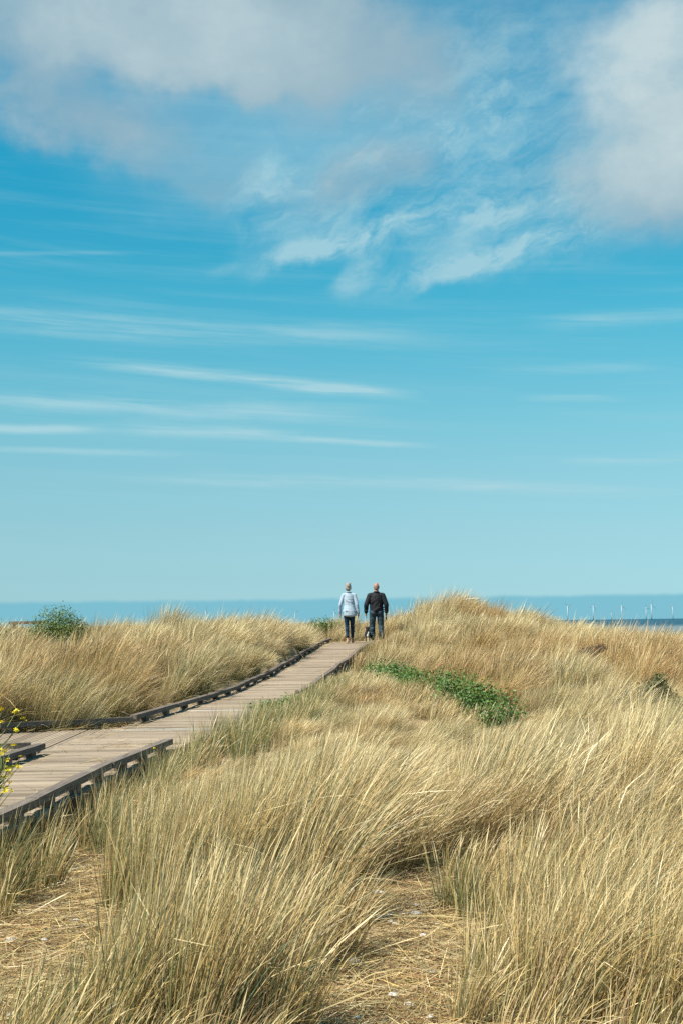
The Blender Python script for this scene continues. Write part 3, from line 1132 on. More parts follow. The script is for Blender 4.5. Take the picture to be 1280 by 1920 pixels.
def scatter(name, pts, rot, scl, var, tint, label):
    me = bpy.data.meshes.new(name)
    me.vertices.add(len(pts))
    me.vertices.foreach_set('co', np.ascontiguousarray(pts, dtype=np.float32).ravel())
    for nm, arr in (('rot', rot), ('scl', scl)):
        a = me.attributes.new(nm, 'FLOAT_VECTOR', 'POINT')
        a.data.foreach_set('vector', np.ascontiguousarray(arr, dtype=np.float32).ravel())
    a = me.attributes.new('variant', 'INT', 'POINT')
    a.data.foreach_set('value', np.ascontiguousarray(var, dtype=np.int32))
    a = me.attributes.new('tint', 'FLOAT_COLOR', 'POINT')
    c4 = np.ones((len(pts), 4), dtype=np.float32)
    c4[:, :3] = tint
    a.data.foreach_set('color', c4.ravel())
    me.materials.append(M_GRASS)
    o = link(name, me)
    md = o.modifiers.new('scatter', 'NODES')
    md.node_group = NG
    tag(o, label, 'grass', kind='stuff')
    return o


# bramble runs on the right of the boardwalk and must show: keep the grass low around and in front of it
BRAMBLE = [(2.16, 19.5), (2.05, 20.4), (1.80, 21.4), (1.45, 22.8), (1.05, 24.6), (0.85, 25.8), (0.66, 27.2)]


def seg_dist(x, y, pts):
    d = np.full(x.shape, 1e9)
    for (x0, y0), (x1, y1) in zip(pts[:-1], pts[1:]):
        vx, vy = x1 - x0, y1 - y0
        t = np.clip(((x - x0) * vx + (y - y0) * vy) / (vx * vx + vy * vy), 0, 1)
        d = np.minimum(d, np.hypot(x - x0 - t * vx, y - y0 - t * vy))
    return d


fr = np.random.default_rng(33)
X_, Y_, H_, T_, S_ = [], [], [], [], []
# tussock mounds: a tall heart with lower clumps round it
for yy in np.arange(9.9, 52.0, 0.92):
    half = 0.27 * yy + 3.0
    for x0 in np.arange(-half, half, 0.86):
        cx, cy = x0 + fr.uniform(-.34, .34), yy + fr.uniform(-.36, .36)
        hh = np.clip(fr.normal(.98, .17), .55, 1.3)
        tone, sw = fr.normal(1.0, .08), fr.normal(0, .14)
        for k in range(fr.integers(5, 9)):
            rr, aa = (0.0 if k == 0 else fr.uniform(.12, .46)), fr.uniform(0, 6.283)
            X_.append(cx + rr * math.cos(aa) * .9)
            Y_.append(cy + rr * math.sin(aa))
            H_.append(hh * (1 - .55 * rr) * fr.uniform(.88, 1.08))
            T_.append(tone)
            S_.append(sw)
# sparse low growth in the gaps between them
for yy in np.arange(9.6, 50.0, 0.50):
    half = 0.27 * yy + 3.0
    for x0 in np.arange(-half, half, 0.50):
        X_.append(x0 + fr.uniform(-.22, .22))
        Y_.append(yy + fr.uniform(-.22, .22))
        H_.append(fr.uniform(.30, .52))
        T_.append(fr.normal(.86, .08))
        S_.append(fr.normal(.1, .2))
xs, ys, hs0, tone0, sw0 = (np.array(q) for q in (X_, Y_, H_, T_, S_))
dl = np.where(ys < 43, xl(ys) - xs, 9.0)      # distance left of the walk
dr = np.where(ys < 43, xs - xr(ys), 9.0)      # distance right of the walk
ok = ~on_walk(xs, ys, .22, .16) & ~(on_walk(xs, ys, .42, .16) & (ys < 26)) & ~(on_walk(xs, ys, .22, .38) & (ys > 27)) & (seg_dist(xs, ys, BRAMBLE) > .17)
ok &= np.hypot(xs + 5.85, (ys - 28.9) * .8) > .55     # room for the skyline bush and the scrub
ok &= np.hypot(xs - 4.1, (ys - 18.6) * .6) > .5
# the people's path over the crest
ok &= ~((ys > 42) & (ys < 44) & (xs > -.7 + .06 * (ys - 42)) & (xs < 1.05 + .08 * (ys - 42)) & (fr.random(len(xs)) < .75))
hum1 = vnoise(xs * .95 + 15, ys * .55 + 12)
hum2 = vnoise(xs * .3 + 25, ys * .22 + 2)
xs, ys, dl, dr, hum1, hum2, hs0, tone0, sw0 = (q[ok] for q in (xs, ys, dl, dr, hum1, hum2, hs0, tone0, sw0))
N_ = len(xs)
hs = hs0 * (.82 + .36 * hum1)
# lower, flatter growth in the dip in front of the bramble and beside the ramp
dipm = sstep(ys, 9.5, 11.5) * (1 - sstep(ys, 20, 24)) * sstep(xs, -2.0, -1.0)
hs *= 1 - .50 * dipm * (1 - .62 * sstep(xs, 1.7, 2.8))
side = (1 - sstep(dr, .1, 1.5)) * (dr > 0) * sstep(ys, 12, 16)
hs *= 1 - .30 * side * (ys < 30)
hs *= 1 - .55 * (1 - sstep(dr, .1, .9)) * (dr > 0) * sstep(ys, 30, 37)
hs *= 1 - .5 * (1 - sstep(seg_dist(xs, ys + .7, BRAMBLE), .5, 1.5)) * (ys < 29)
hs *= 1 - .25 * (1 - sstep(dl, .3, .9)) * (dl > 0)
# low growth between the near rail and the big foreground tussock, and on the open shoulder beside the people
hs *= 1 - .55 * (ys < 15.5) * (1 - sstep(xs, -.8, .2))
hs *= 1 - .62 * sstep(ys, 31, 34) * sstep(xs, .5, .9) * (1 - sstep(xs, 1.7, 1.95)) * (ys < 43)
# crest beyond the people: short
hs *= 1 - .12 * ((ys > 41) & (xs < 1.2) & (xs > -2.6))
hs = np.clip(hs, .2, 1.3)
wid = np.clip(hs * fr.uniform(.95, 1.15, N_), .55, 1.25)
scl = np.stack([wid, wid, hs], -1)
swirl = vnoise(xs * .6 + 60, ys * .4 + 8) - .5
rot = np.stack([fr.normal(0, .08, N_), fr.normal(0, .07, N_) + .35 * swirl + sw0, fr.normal(0, .35, N_) + (hum2 - .5) * 1.2], -1)
gprob = .05 + .16 * sstep(hum2, .45, .8) + .75 * side + .75 * (1 - sstep(dl, .4, 2.4)) * (dl > 0) * sstep(ys, 14, 17) * (1 - sstep(ys, 22, 30))
u = fr.random(N_)
var = fr.integers(0, 8, N_)
var = np.where(u < gprob, fr.integers(8, 11, N_), var)
var = np.where(u < gprob * .62 * (side > .3), fr.integers(11, 14, N_), var)
var = np.where((u < .8 * (1 - sstep(np.hypot(xs + 5.0, (ys - 18.2) * .5), .3, 1.3))), fr.integers(11, 14, N_), var)
tv = fr.normal(0, .05, N_) + tone0
warm = fr.normal(0, .05, N_) + .42 * (sstep(vnoise(xs * .55 + 40, ys * .36 + 31), .52, .85) - .2)
tv = tv * (1 - .45 * np.clip(warm, 0, 1))
tint = np.stack([tv, tv * (1 - .36 * warm), tv * (1 - .75 * warm)], -1)
var = np.where(ys < 19 + fr.normal(0, 1.5, N_), var + NV, var)
pts = np.stack([xs, ys, zground(xs, ys) - .02], -1)
lft = xs < xl(np.clip(ys, 3, 42.6)) + .3 * (ys > 43)
scatter('marram_grass', pts[lft], rot[lft], scl[lft], var[lft], tint[lft], 'wind combed straw grass covering the dune left of the boardwalk')
rgt = ~lft
scatter('marram_grass', pts[rgt], rot[rgt], scl[rgt], var[rgt], tint[rgt], 'wind combed straw grass covering the dune right of the boardwalk')


# ------------------------------------------------------------------ leafy bushes
M_LEAF = leaf_material('bush_leaf', (0.055, 0.115, 0.018), (0.23, 0.33, 0.06))
M_BRAM = leaf_material('bramble_leaf', (0.045, 0.12, 0.02), (0.20, 0.33, 0.07))
M_SCRUB = leaf_material('dull_leaf', (0.05, 0.08, 0.025), (0.17, 0.19, 0.06))
M_STEM = simple('bush_stem', (0.14, 0.095, 0.06), .8, .3, 30)


def leaf_cloud(blobs, n, size, rng, droop=.2):
    """n pointed folded leaves spread through the volume of ellipsoid lobes (x, y, z, rx, ry, rz)"""
    vol = np.array([b[3] * b[4] * b[5] for b in blobs]) ** .7
    pick = rng.choice(len(blobs), n, p=vol / vol.sum())
    B = np.array(blobs)[pick]
    dv = rng.normal(size=(n, 3))
    dv /= np.linalg.norm(dv, axis=1)[:, None]
    rad = rng.random(n) ** .38 * (1 + .16 * rng.normal(size=n))
    c_ = B[:, :3] + dv * rad[:, None] * B[:, 3:]
    nrm = dv * .7 + rng.normal(size=(n, 3)) * .55 + np.array([0, 0, .65])
    nrm /= np.linalg.norm(nrm, axis=1)[:, None]
    t = np.cross(nrm, rng.normal(size=(n, 3)))
    t /= np.linalg.norm(t, axis=1)[:, None]
    b = np.cross(nrm, t)
    L = (size * (.6 + .8 * rng.random(n)))[:, None]
    p0 = c_ - t * L * .5
    p1 = c_ + b * L * .32 + nrm * L * .08
    p2 = c_ + t * L * .55 - nrm * L * droop
    p3 = c_ - b * L * .32 + nrm * L * .08
    V = np.stack([p0, p1, p2, p3], 1).reshape(-1, 3)
    o = np.arange(n) * 4
    lp = np.stack([o, o + 1, o + 2, o, o + 2, o + 3], -1).ravel()
    tt = np.full(2 * n, 3)
    val = np.clip(rng.random(n) * .85 + .1 * dv[:, 2], 0, 1)
    cc = np.repeat(np.stack([val] * 3, -1), 4, 0)
    return V, lp, np.arange(0, 6 * n, 3), tt, cc


def tube(path, r0, r1, n=5):
    v, f = [], []
    path = [Vector(p) for p in path]
    m = len(path)
    for i, p in enumerate(path):
        d = (path[min(i + 1, m - 1)] - path[max(i - 1, 0)]).normalized()
        a = d.orthogonal().normalized()
        b = d.cross(a)
        r = r0 + (r1 - r0) * i / (m - 1)
        for k in range(n):
            t = 2 * math.pi * k / n
            v.append(p + a * math.cos(t) * r + b * math.sin(t) * r)
    for i in range(m - 1):
        for k in range(n):
            f.append((i * n + k, i * n + (k + 1) % n, (i + 1) * n + (k + 1) % n, (i + 1) * n + k))
    f.append(tuple(range(n))[::-1])
    f.append(tuple((m - 1) * n + k for k in range(n)))
    return v, f


def bush(name, loc, blobs, n, size, mat, label, cat, seed, stems=6, group=None):
    rng = np.random.default_rng(seed)
    e = link(name, None, loc=loc)
    tag(e, label, cat, group)
    v, lp, st, tt, cc = leaf_cloud(blobs, n, size, rng)
    v[:, 2] = np.maximum(v[:, 2], zground(v[:, 0] + loc[0], v[:, 1] + loc[1]) - loc[2] + .01)
    f = link('foliage', mesh_np(v, lp, st, tt, mat, 'foliage', {'col': cc}), e)
    f['kind'] = 'stuff'
    for k in range(stems):
        b = blobs[k % len(blobs)]
        bx, by = b[0] * .55 + rng.normal(0, .05), b[1] * .55 + rng.normal(0, .05)
        gz_ = gz(loc[0] + bx, loc[1] + by) - loc[2] - .03
        tip = Vector((b[0] + rng.normal(0, b[3] * .35), b[1] + rng.normal(0, b[4] * .35), b[2] + b[5] * rng.uniform(.3, .95)))
        p0 = Vector((bx, by, gz_))
        mid_ = p0.lerp(tip, .5) + Vector((rng.normal(0, .04), rng.normal(0, .04), .05))
        tv, tf = tube([p0, mid_, tip], .011, .004)
        link('stem', mesh_from(tv, tf, M_STEM, 'stem', True), e)
    return e


def on_ground(px, py, d):
    p = at_d(px, py, d)
    return (p.x, p.y, gz(p.x, p.y))


# left skyline bush
lc = on_ground(106, 1160, 29.2)
zt = at_d(106, 1133, 29.2).z - lc[2]
bush('bush', lc, [(-.12, 0, zt * .62, .34, .35, zt * .34), (.14, .1, zt * .64, .32, .35, zt * .34), (.40, .1, zt * .55, .26, .3, zt * .26), (-.40, 0, zt * .48, .26, .25, zt * .28), (-.1, -.25, zt * .42, .48, .25, zt * .3), (.25, -.2, zt * .42, .3, .25, zt * .26)],
     8500, .036, M_LEAF, 'rounded dark green bush on the left skyline above the grass', 'bush', 3, 9)
lc = on_ground(-12, 1172, 30.0)
zt = at_d(0, 1160, 30.0).z - lc[2]
bush('bush', lc, [(0, 0, zt * .6, .30, .3, zt * .38), (-.3, 0, zt * .5, .3, .3, zt * .4)], 1500, .045, M_LEAF, 'small green bush cut off by the left edge of the photo', 'bush', 4, 4)
lc = on_ground(606, 1170, 44.0)
zt = at_d(606, 1158, 44.0).z - lc[2]
bush('bush', lc, [(-.22, 0, zt * .62, .28, .3, zt * .36), (.12, 0, zt * .66, .24, .3, zt * .34), (.42, 0, zt * .55, .25, .3, zt * .32)], 1400, .05, M_LEAF, 'low sparse green bush beside the woman at the top of the path', 'bush', 5, 6)
# bramble patch: two lumps joined by a thin run
e0 = (1.5, 22.8)
bl = []
rb = random.Random(4)
for i, (x0, y0) in enumerate(BRAMBLE[:-1]):
    x1, y1 = BRAMBLE[i + 1]
    for k in range(6):
        t = (k + rb.random()) / 6
        x_, y_ = x0 + (x1 - x0) * t + rb.uniform(-.22, .22), y0 + (y1 - y0) * t + rb.uniform(-.3, .3)
        g0 = gz(x_, y_)
        h_ = [.24, .33, .30, .27, .25, .2][i]
        bl.append((x_ - e0[0], y_ - e0[1], g0 + h_ * .8, rb.uniform(.18, .32), rb.uniform(.25, .45), h_))
ez = gz(*e0)
bl = [(a, b, c_ - ez, d, e, f) for a, b, c_, d, e, f in bl]
bush('bramble_bush', (e0[0], e0[1], ez), bl, 11000, .042, M_BRAM, 'long sprawling bright green bramble patch on the slope right of the boardwalk', 'bramble', 6, 14)
# leafy green patch hugging the ramp's right edge
lc = on_ground(520, 1335, 19.8)
bush('herb_patch', lc, [(-.1, 0, .16, .32, .6, .14), (.25, 1.2, .18, .3, .7, .15), (.05, .6, .14, .35, .6, .13)], 2300, .04, M_BRAM, 'low leafy green weeds growing against the right edge of the ramp', 'weeds', 7, 5)
# dull scrub on the right
lc = on_ground(1232, 1312, 19.0)
bush('scrub', lc, [(0, 0, .50, .17, .2, .24), (.14, 0, .34, .17, .2, .24), (-.14, 0, .42, .14, .2, .24), (0, -.1, .62, .1, .12, .16)], 2600, .032, M_SCRUB, 'dull dark green scrub in the grass near the right edge', 'scrub', 8, 12)
lc = on_ground(1272, 1395, 15.5)
bush('scrub', lc, [(0, 0, .22, .2, .2, .16), (.2, 0, .18, .2, .2, .14)], 420, .03, M_BRAM, 'small green weed low in the grass at the right edge', 'scrub', 9, 4)
# brown dead flower heads
M_DEAD = leaf_material('dead_head', (0.10, 0.05, 0.035), (0.22, 0.12, 0.08))
lc = on_ground(1100, 1232, 27.0)
zt = at_d(1100, 1212, 27.0).z - lc[2]
bush('dead_bush', lc, [(0, -.3, zt * .82, .2, .2, zt * .22), (.22, -.3, zt * .95, .14, .2, zt * .15)], 500, .035, M_DEAD, 'reddish brown clump of dead flower heads in the right hand dune grass', 'dead shrub', 10, 14)

# ------------------------------------------------------------------ yellow flowering plants
M_FLOWER = simple('yellow_petal', (0.82, 0.66, 0.03), .5, .12, 60)
M_FSTEM = simple('flower_stem', (0.16, 0.20, 0.06), .6, .2, 30)


def flower_mesh(rng, r=.017):
    """cluster of four-petalled flowers with a few buds"""
    v, f = [], []
    for k in range(6):
        a = rng.random() * 6.283
        c_ = Vector((math.cos(a) * r * .55 * (k > 0), math.sin(a) * r * .55 * (k > 0), rng.uniform(-.3, .4) * r))
        ax_ = Vector((rng.uniform(-.6, .6), rng.uniform(-.9, .3), 1)).normalized()
        t = ax_.orthogonal().normalized()
        b = ax_.cross(t)
        for q in range(4):
            an = q * math.pi / 2 + .3
            d = t * math.cos(an) + b * math.sin(an)
            e = ax_.cross(d)
            i = len(v)
            v += [c_, c_ + d * r * .42 + e * r * .28 + ax_ * r * .12, c_ + d * r * .75 + ax_ * r * .2, c_ + d * r * .42 - e * r * .28 + ax_ * r * .12]
            f.append((i, i + 1, i + 2, i + 3))
    return mesh_from(v, f, M_FLOWER, 'flower')


frn = random.Random(9)
FL = [flower_mesh(frn) for _ in range(5)]


def flower_plant(root, heads, label, d_of=lambda p: p, group=None, rs=.0028, sc=1.0):
    e = link('flowering_plant', None, loc=root)
    tag(e, label, 'flower', group)
    rv = Vector(root)
    trunk = [rv - Vector((0, 0, .05))]
    cx = sum((Vector(h) for h in heads), Vector()) / len(heads)
    forks = []
    hs_ = sorted(heads, key=lambda h: h[2])
    top = Vector(hs_[-1])
    pth = [rv - Vector((0, 0, .05)), rv.lerp(top, .35) + Vector((-.04, 0, .03)), rv.lerp(top, .7) + Vector((-.02, 0, .02)), top]
    tv, tf = tube([p - rv for p in pth], rs * 1.6, rs * .5)
    stem = link('stem', mesh_from(tv, tf, M_FSTEM, 'stem', True), e)

    def on_stem(z):
        for a, b in zip(pth[:-1], pth[1:]):
            if a.z <= z <= b.z:
                return a.lerp(b, (z - a.z) / (b.z - a.z))
        return pth[0]
    for h in heads:
        h = Vector(h)
        if (h - top).length > 1e-4:
            dist = math.hypot(h.x - top.x, h.y - top.y)
            base = on_stem(max(rv.z + .05, h.z - .06 - .55 * (h - on_stem(h.z)).length))
            mid_ = base.lerp(h, .6) + Vector((0, 0, -.015))
            tv, tf = tube([base - rv, mid_ - rv, h - rv], rs, rs * .5, 4)
            link('side_stem', mesh_from(tv, tf, M_FSTEM, 'side_stem', True), e)
        o = link('flower', frn.choice(FL), e, loc=h - rv)
        o.rotation_euler = (frn.uniform(-.3, .3), frn.uniform(-.3, .3), frn.uniform(0, 6.28))
        k = frn.uniform(.8, 1.15) * sc
        o.scale = (k, k, k)
    return e


D1 = 6.4
heads = [at_d(px, py, D1 + frn.uniform(-.12, .12)) for px, py in ((4, 1331), (31, 1334), (44, 1348), (4, 1354), (30, 1370), (-20, 1362), (-34, 1340))]
flower_plant((-1.80, D1, gz(-1.80, D1)), heads, 'tall yellow flowering plant at the left edge, topmost blooms', sc=.95)
D2 = 6.0
heads = [at_d(px, py, D2 + frn.uniform(-.1, .1)) for px, py in ((26, 1397), (1, 1405), (9, 1409), (4, 1414), (40, 1419), (14, 1425), (17, 1439), (26, 1437), (35, 1438), (15, 1445), (21, 1451), (12, 1457), (5, 1456), (20, 1467), (2, 1474), (11, 1477), (23, 1482), (10, 1485), (-14, 1440), (-25, 1462))]
flower_plant((-1.72, D2, gz(-1.72, D2)), heads, 'lower yellow flowering plant with many small blooms over the near boards', sc=.72)
p = at_d(290, 1403, 8.2)
flower_plant((p.x - .05, 8.2, gz(p.x - .05, 8.2)), [p], 'single orange yellow flower on a thin stalk by the right deck rail', sc=.62)
D3 = 24.0
heads = [at_d(px, py, D3) for px, py in ((904, 1271), (920, 1270), (936, 1268), (945, 1275), (952, 1283), (894, 1275))]
b0 = on_ground(930, 1290, D3)
flower_plant(b0, heads, 'scattered small yellow flowers above the bramble patch', sc=1.3)

# ------------------------------------------------------------------ shells and stones
M_SHELL = simple('shell_white', (0.74, 0.72, 0.68), .45, .12, 40)
M_STONE = simple('pebble_grey', (0.46, 0.43, 0.38), .7, .25, 25)


def shell_mesh(mat):
    v, f = [(0, 0, .004)], []
    nr, na = 5, 18
    for i in range(1, nr + 1):
        t = i / nr
        for k in range(na):
            a = 2 * math.pi * k / na
            fan = .78 + .22 * math.cos(a) - (.30 if abs(a - math.pi) < .5 else 0)
            rr = t * fan * (1 + .035 * t * math.cos(k * math.pi))
            v.append((rr * math.cos(a) + .12 * t, rr * math.sin(a) * .92, .42 * (1 - t ** 2.2) + .03 * t * (k % 2)))
    v[0] = (0, 0, .42)
    for k in range(na):
        f.append((0, 1 + k, 1 + (k + 1) % na))
    for i in range(nr - 1):
        for k in range(na):
            a, b = 1 + i * na + k, 1 + i * na + (k + 1) % na
            f.append((a, a + na, b + na, b))
    f.append(tuple(1 + (nr - 1) * na + k for k in range(na))[::-1])
    return mesh_from(v, f, mat, 'shell', True)


def pebble_mesh(seed, mat):
    bm = bmesh.new()
    bmesh.ops.create_icosphere(bm, subdivisions=2, radius=1)
    rr = random.Random(seed)
    ph = [rr.uniform(0, 6) for _ in range(4)]
    for v in bm.verts:
        k = 1 + .12 * math.sin(3 * v.co.x + ph[0]) + .1 * math.sin(2.5 * v.co.y + ph[1]) + .08 * math.sin(4 * v.co.z + ph[2])
        v.co = Vector((v.co.x * k, v.co.y * k * .8, v.co.z * k * .5))
    return bm_mesh(bm, mat, 'pebble', True)


SH = shell_mesh(M_SHELL)
PB = [pebble_mesh(i, M_STONE if i % 2 else M_SHELL) for i in range(4)]
shells = [
    (708, 1676, .030, 's', 'large white shell at the foot of the overhanging tussock'),
    (727, 1720, .020, 'p', 'palest pebble of the small cluster behind the middle of the sandy hollow'), (712, 1722, .016, 'p', 'tiny grey pebble at the left of the small cluster in the hollow'), (731, 1733, .017, 's', 'chipped white shell at the front of the small cluster in the hollow'), (741, 1734, .012, 'p', 'smallest pale pebble touching the shell cluster in the hollow'), (779, 1702, .018, 's', 'thin white shell nearest the overhanging tussock on the right of the hollow'),
    (780, 1716, .026, 'p', 'long pale stone in the middle of the sandy hollow'),
    (792, 1759, .020, 's', 'white shell beside the blue-green tuft in the sandy hollow'), (812, 1828, .013, 's', 'tiny white shell near the right rim of the sandy hollow'), (735, 1872, .021, 's', 'white shell in the straw low in the central hollow'), (661, 1806, .025, 'p', 'broad pale stone under the leaning tussock left of the hollow'),
    (650, 1862, .018, 'p', 'grey pebble under the straw at the left rim of the central hollow'), (766, 1887, .017, 'p', 'grey pebble close to the bottom edge in the central hollow'), (810, 1912, .020, 's', 'broad white shell at the bottom edge below the central hollow'), (672, 1915, .017, 's', 'white shell at the bottom edge left of the central hollow'),
    (20, 1765, .022, 'p', 'pale pebble at the left edge of the photo in the straw'), (82, 1767, .018, 's', 'white shell in the straw of the left hollow'), (145, 1730, .018, 'p', 'pale pebble near the big left tussock at the edge of the left hollow'), (132, 1603, .017, 's', 'white shell high in the left hollow close to the boardwalk'), (25, 1910, .024, 'p', 'pale stone in the bottom left corner'),
    (1191, 1577, .022, 's', 'lone white shell caught in the grass at the right'),
]
for i, (px, py, s_, k, lab) in enumerate(shells):
    s_ *= 1.4
    p = at_z(px, py, 0.02)
    for _ in range(4):
        p = at_z(px, py, gz(p.x, p.y) + s_ * .4)
    me = SH if k == 's' else PB[i % 4]
    o = link('shell' if k == 's' else 'pebble', me, loc=(p.x, p.y, gz(p.x, p.y) + (.022 if k == 's' else s_ * .25 + .012)), rot=(frn.uniform(-.15, .15), frn.uniform(-.15, .15), frn.uniform(0, 6.28)))
    o.scale = (s_ * frn.uniform(.9, 1.2), s_, s_ * .9)
    if k == 's':
        tag(o, lab or 'small white shell fragment lying in the straw litter', 'shell', 'shells in the litter')
    else:
        tag(o, lab or 'small rounded pale pebble lying in the straw litter', 'pebble', 'pebbles in the litter')

# ------------------------------------------------------------------ people and dog
class Vol:
    """collects overlapping closed volumes"""
    def __init__(self):
        self.v, self.f = [], []

    def sphere(self, mat, nu=14, nv=9):
        o = len(self.v)
        self.v.append(mat @ Vector((0, 0, 1)))
        for i in range(1, nv):
            a = math.pi * i / nv
            for k in range(nu):
                b = 2 * math.pi * k / nu
                self.v.append(mat @ Vector((math.sin(a) * math.cos(b), math.sin(a) * math.sin(b), math.cos(a))))
        self.v.append(mat @ Vector((0, 0, -1)))
        e = len(self.v) - 1
        for k in range(nu):
            self.f.append((o, o + 1 + k, o + 1 + (k + 1) % nu))
            self.f.append((e, e - nu + (k + 1) % nu, e - nu + k))
        for i in range(nv - 2):
            for k in range(nu):
                a, b = o + 1 + i * nu + k, o + 1 + i * nu + (k + 1) % nu
                self.f.append((a, a + nu, b + nu, b))


def cone_bone(bm, p, q, r0, r1, seg=12):
    p, q = Vector(p), Vector(q)
    for c_, r in ((p, r0), (q, r1)):
        bm.sphere(Matrix.Translation(c_) @ Matrix.Diagonal((r, r, r, 1)), seg, 7)
    if (q - p).length > 1e-5:
        tv, tf = tube([p, q], r0, r1, seg)
        o = len(bm.v)
        bm.v += tv
        bm.f += [tuple(i + o for i in f) for f in tf]


def ell(bm, c_, r, rot=None):
    m = Matrix.Translation(c_)
    if rot:
        m = m @ Euler(rot).to_matrix().to_4x4()
    bm.sphere(m @ Matrix.Diagonal((r[0], r[1], r[2], 1)))


def fused(name, bm, mat, parent, voxel, it=6, fac=.5):
    """one continuous skin over the overlapping volumes"""
    o = link(name, mesh_from(bm.v, bm.f, mat, name), parent)
    rm = o.modifiers.new('remesh', 'REMESH')
    rm.mode = 'VOXEL'
    rm.voxel_size = voxel
    rm.use_smooth_shade = True
    s_ = o.modifiers.new('smooth', 'SMOOTH')
    s_.factor = fac
    s_.iterations = it
    return o


def hand(bm, wrist, side, tilt=0.0):
    """relaxed hand hanging down: palm, four fingers, thumb"""
    w = Vector(wrist)
    palm = w + Vector((0, .015, -.065))
    cone_bone(bm, w, palm, .024, .033)
    cone_bone(bm, palm + Vector((0, .018, 0)), palm + Vector((0, -.02, -.01)), .022, .02)
    for k, (dy, L) in enumerate(((.030, .062), (.012, .072), (-.007, .068), (-.025, .052))):
        b = palm + Vector((0, dy, -.025))
        m_ = b + Vector((-side * .006, .004, -L * .55))
        t = m_ + Vector((-side * .018, .006, -L * .45))
        cone_bone(bm, b, m_, .0095, .009, 8)
        cone_bone(bm, m_, t, .009, .0075, 8)
    b = w + Vector((-side * .008, .035, -.03))
    m_ = b + Vector((-side * .012, .03, -.03))
    cone_bone(bm, b, m_, .012, .010, 8)
    cone_bone(bm, m_, m_ + Vector((-side * .004, .008, -.028)), .010, .008, 8)


M_SKIN = simple('skin', (0.50, 0.27, 0.20), .5, .1, 12)
M_SKIN2 = simple('tanned_skin', (0.52, 0.22, 0.15), .45, .12, 12)


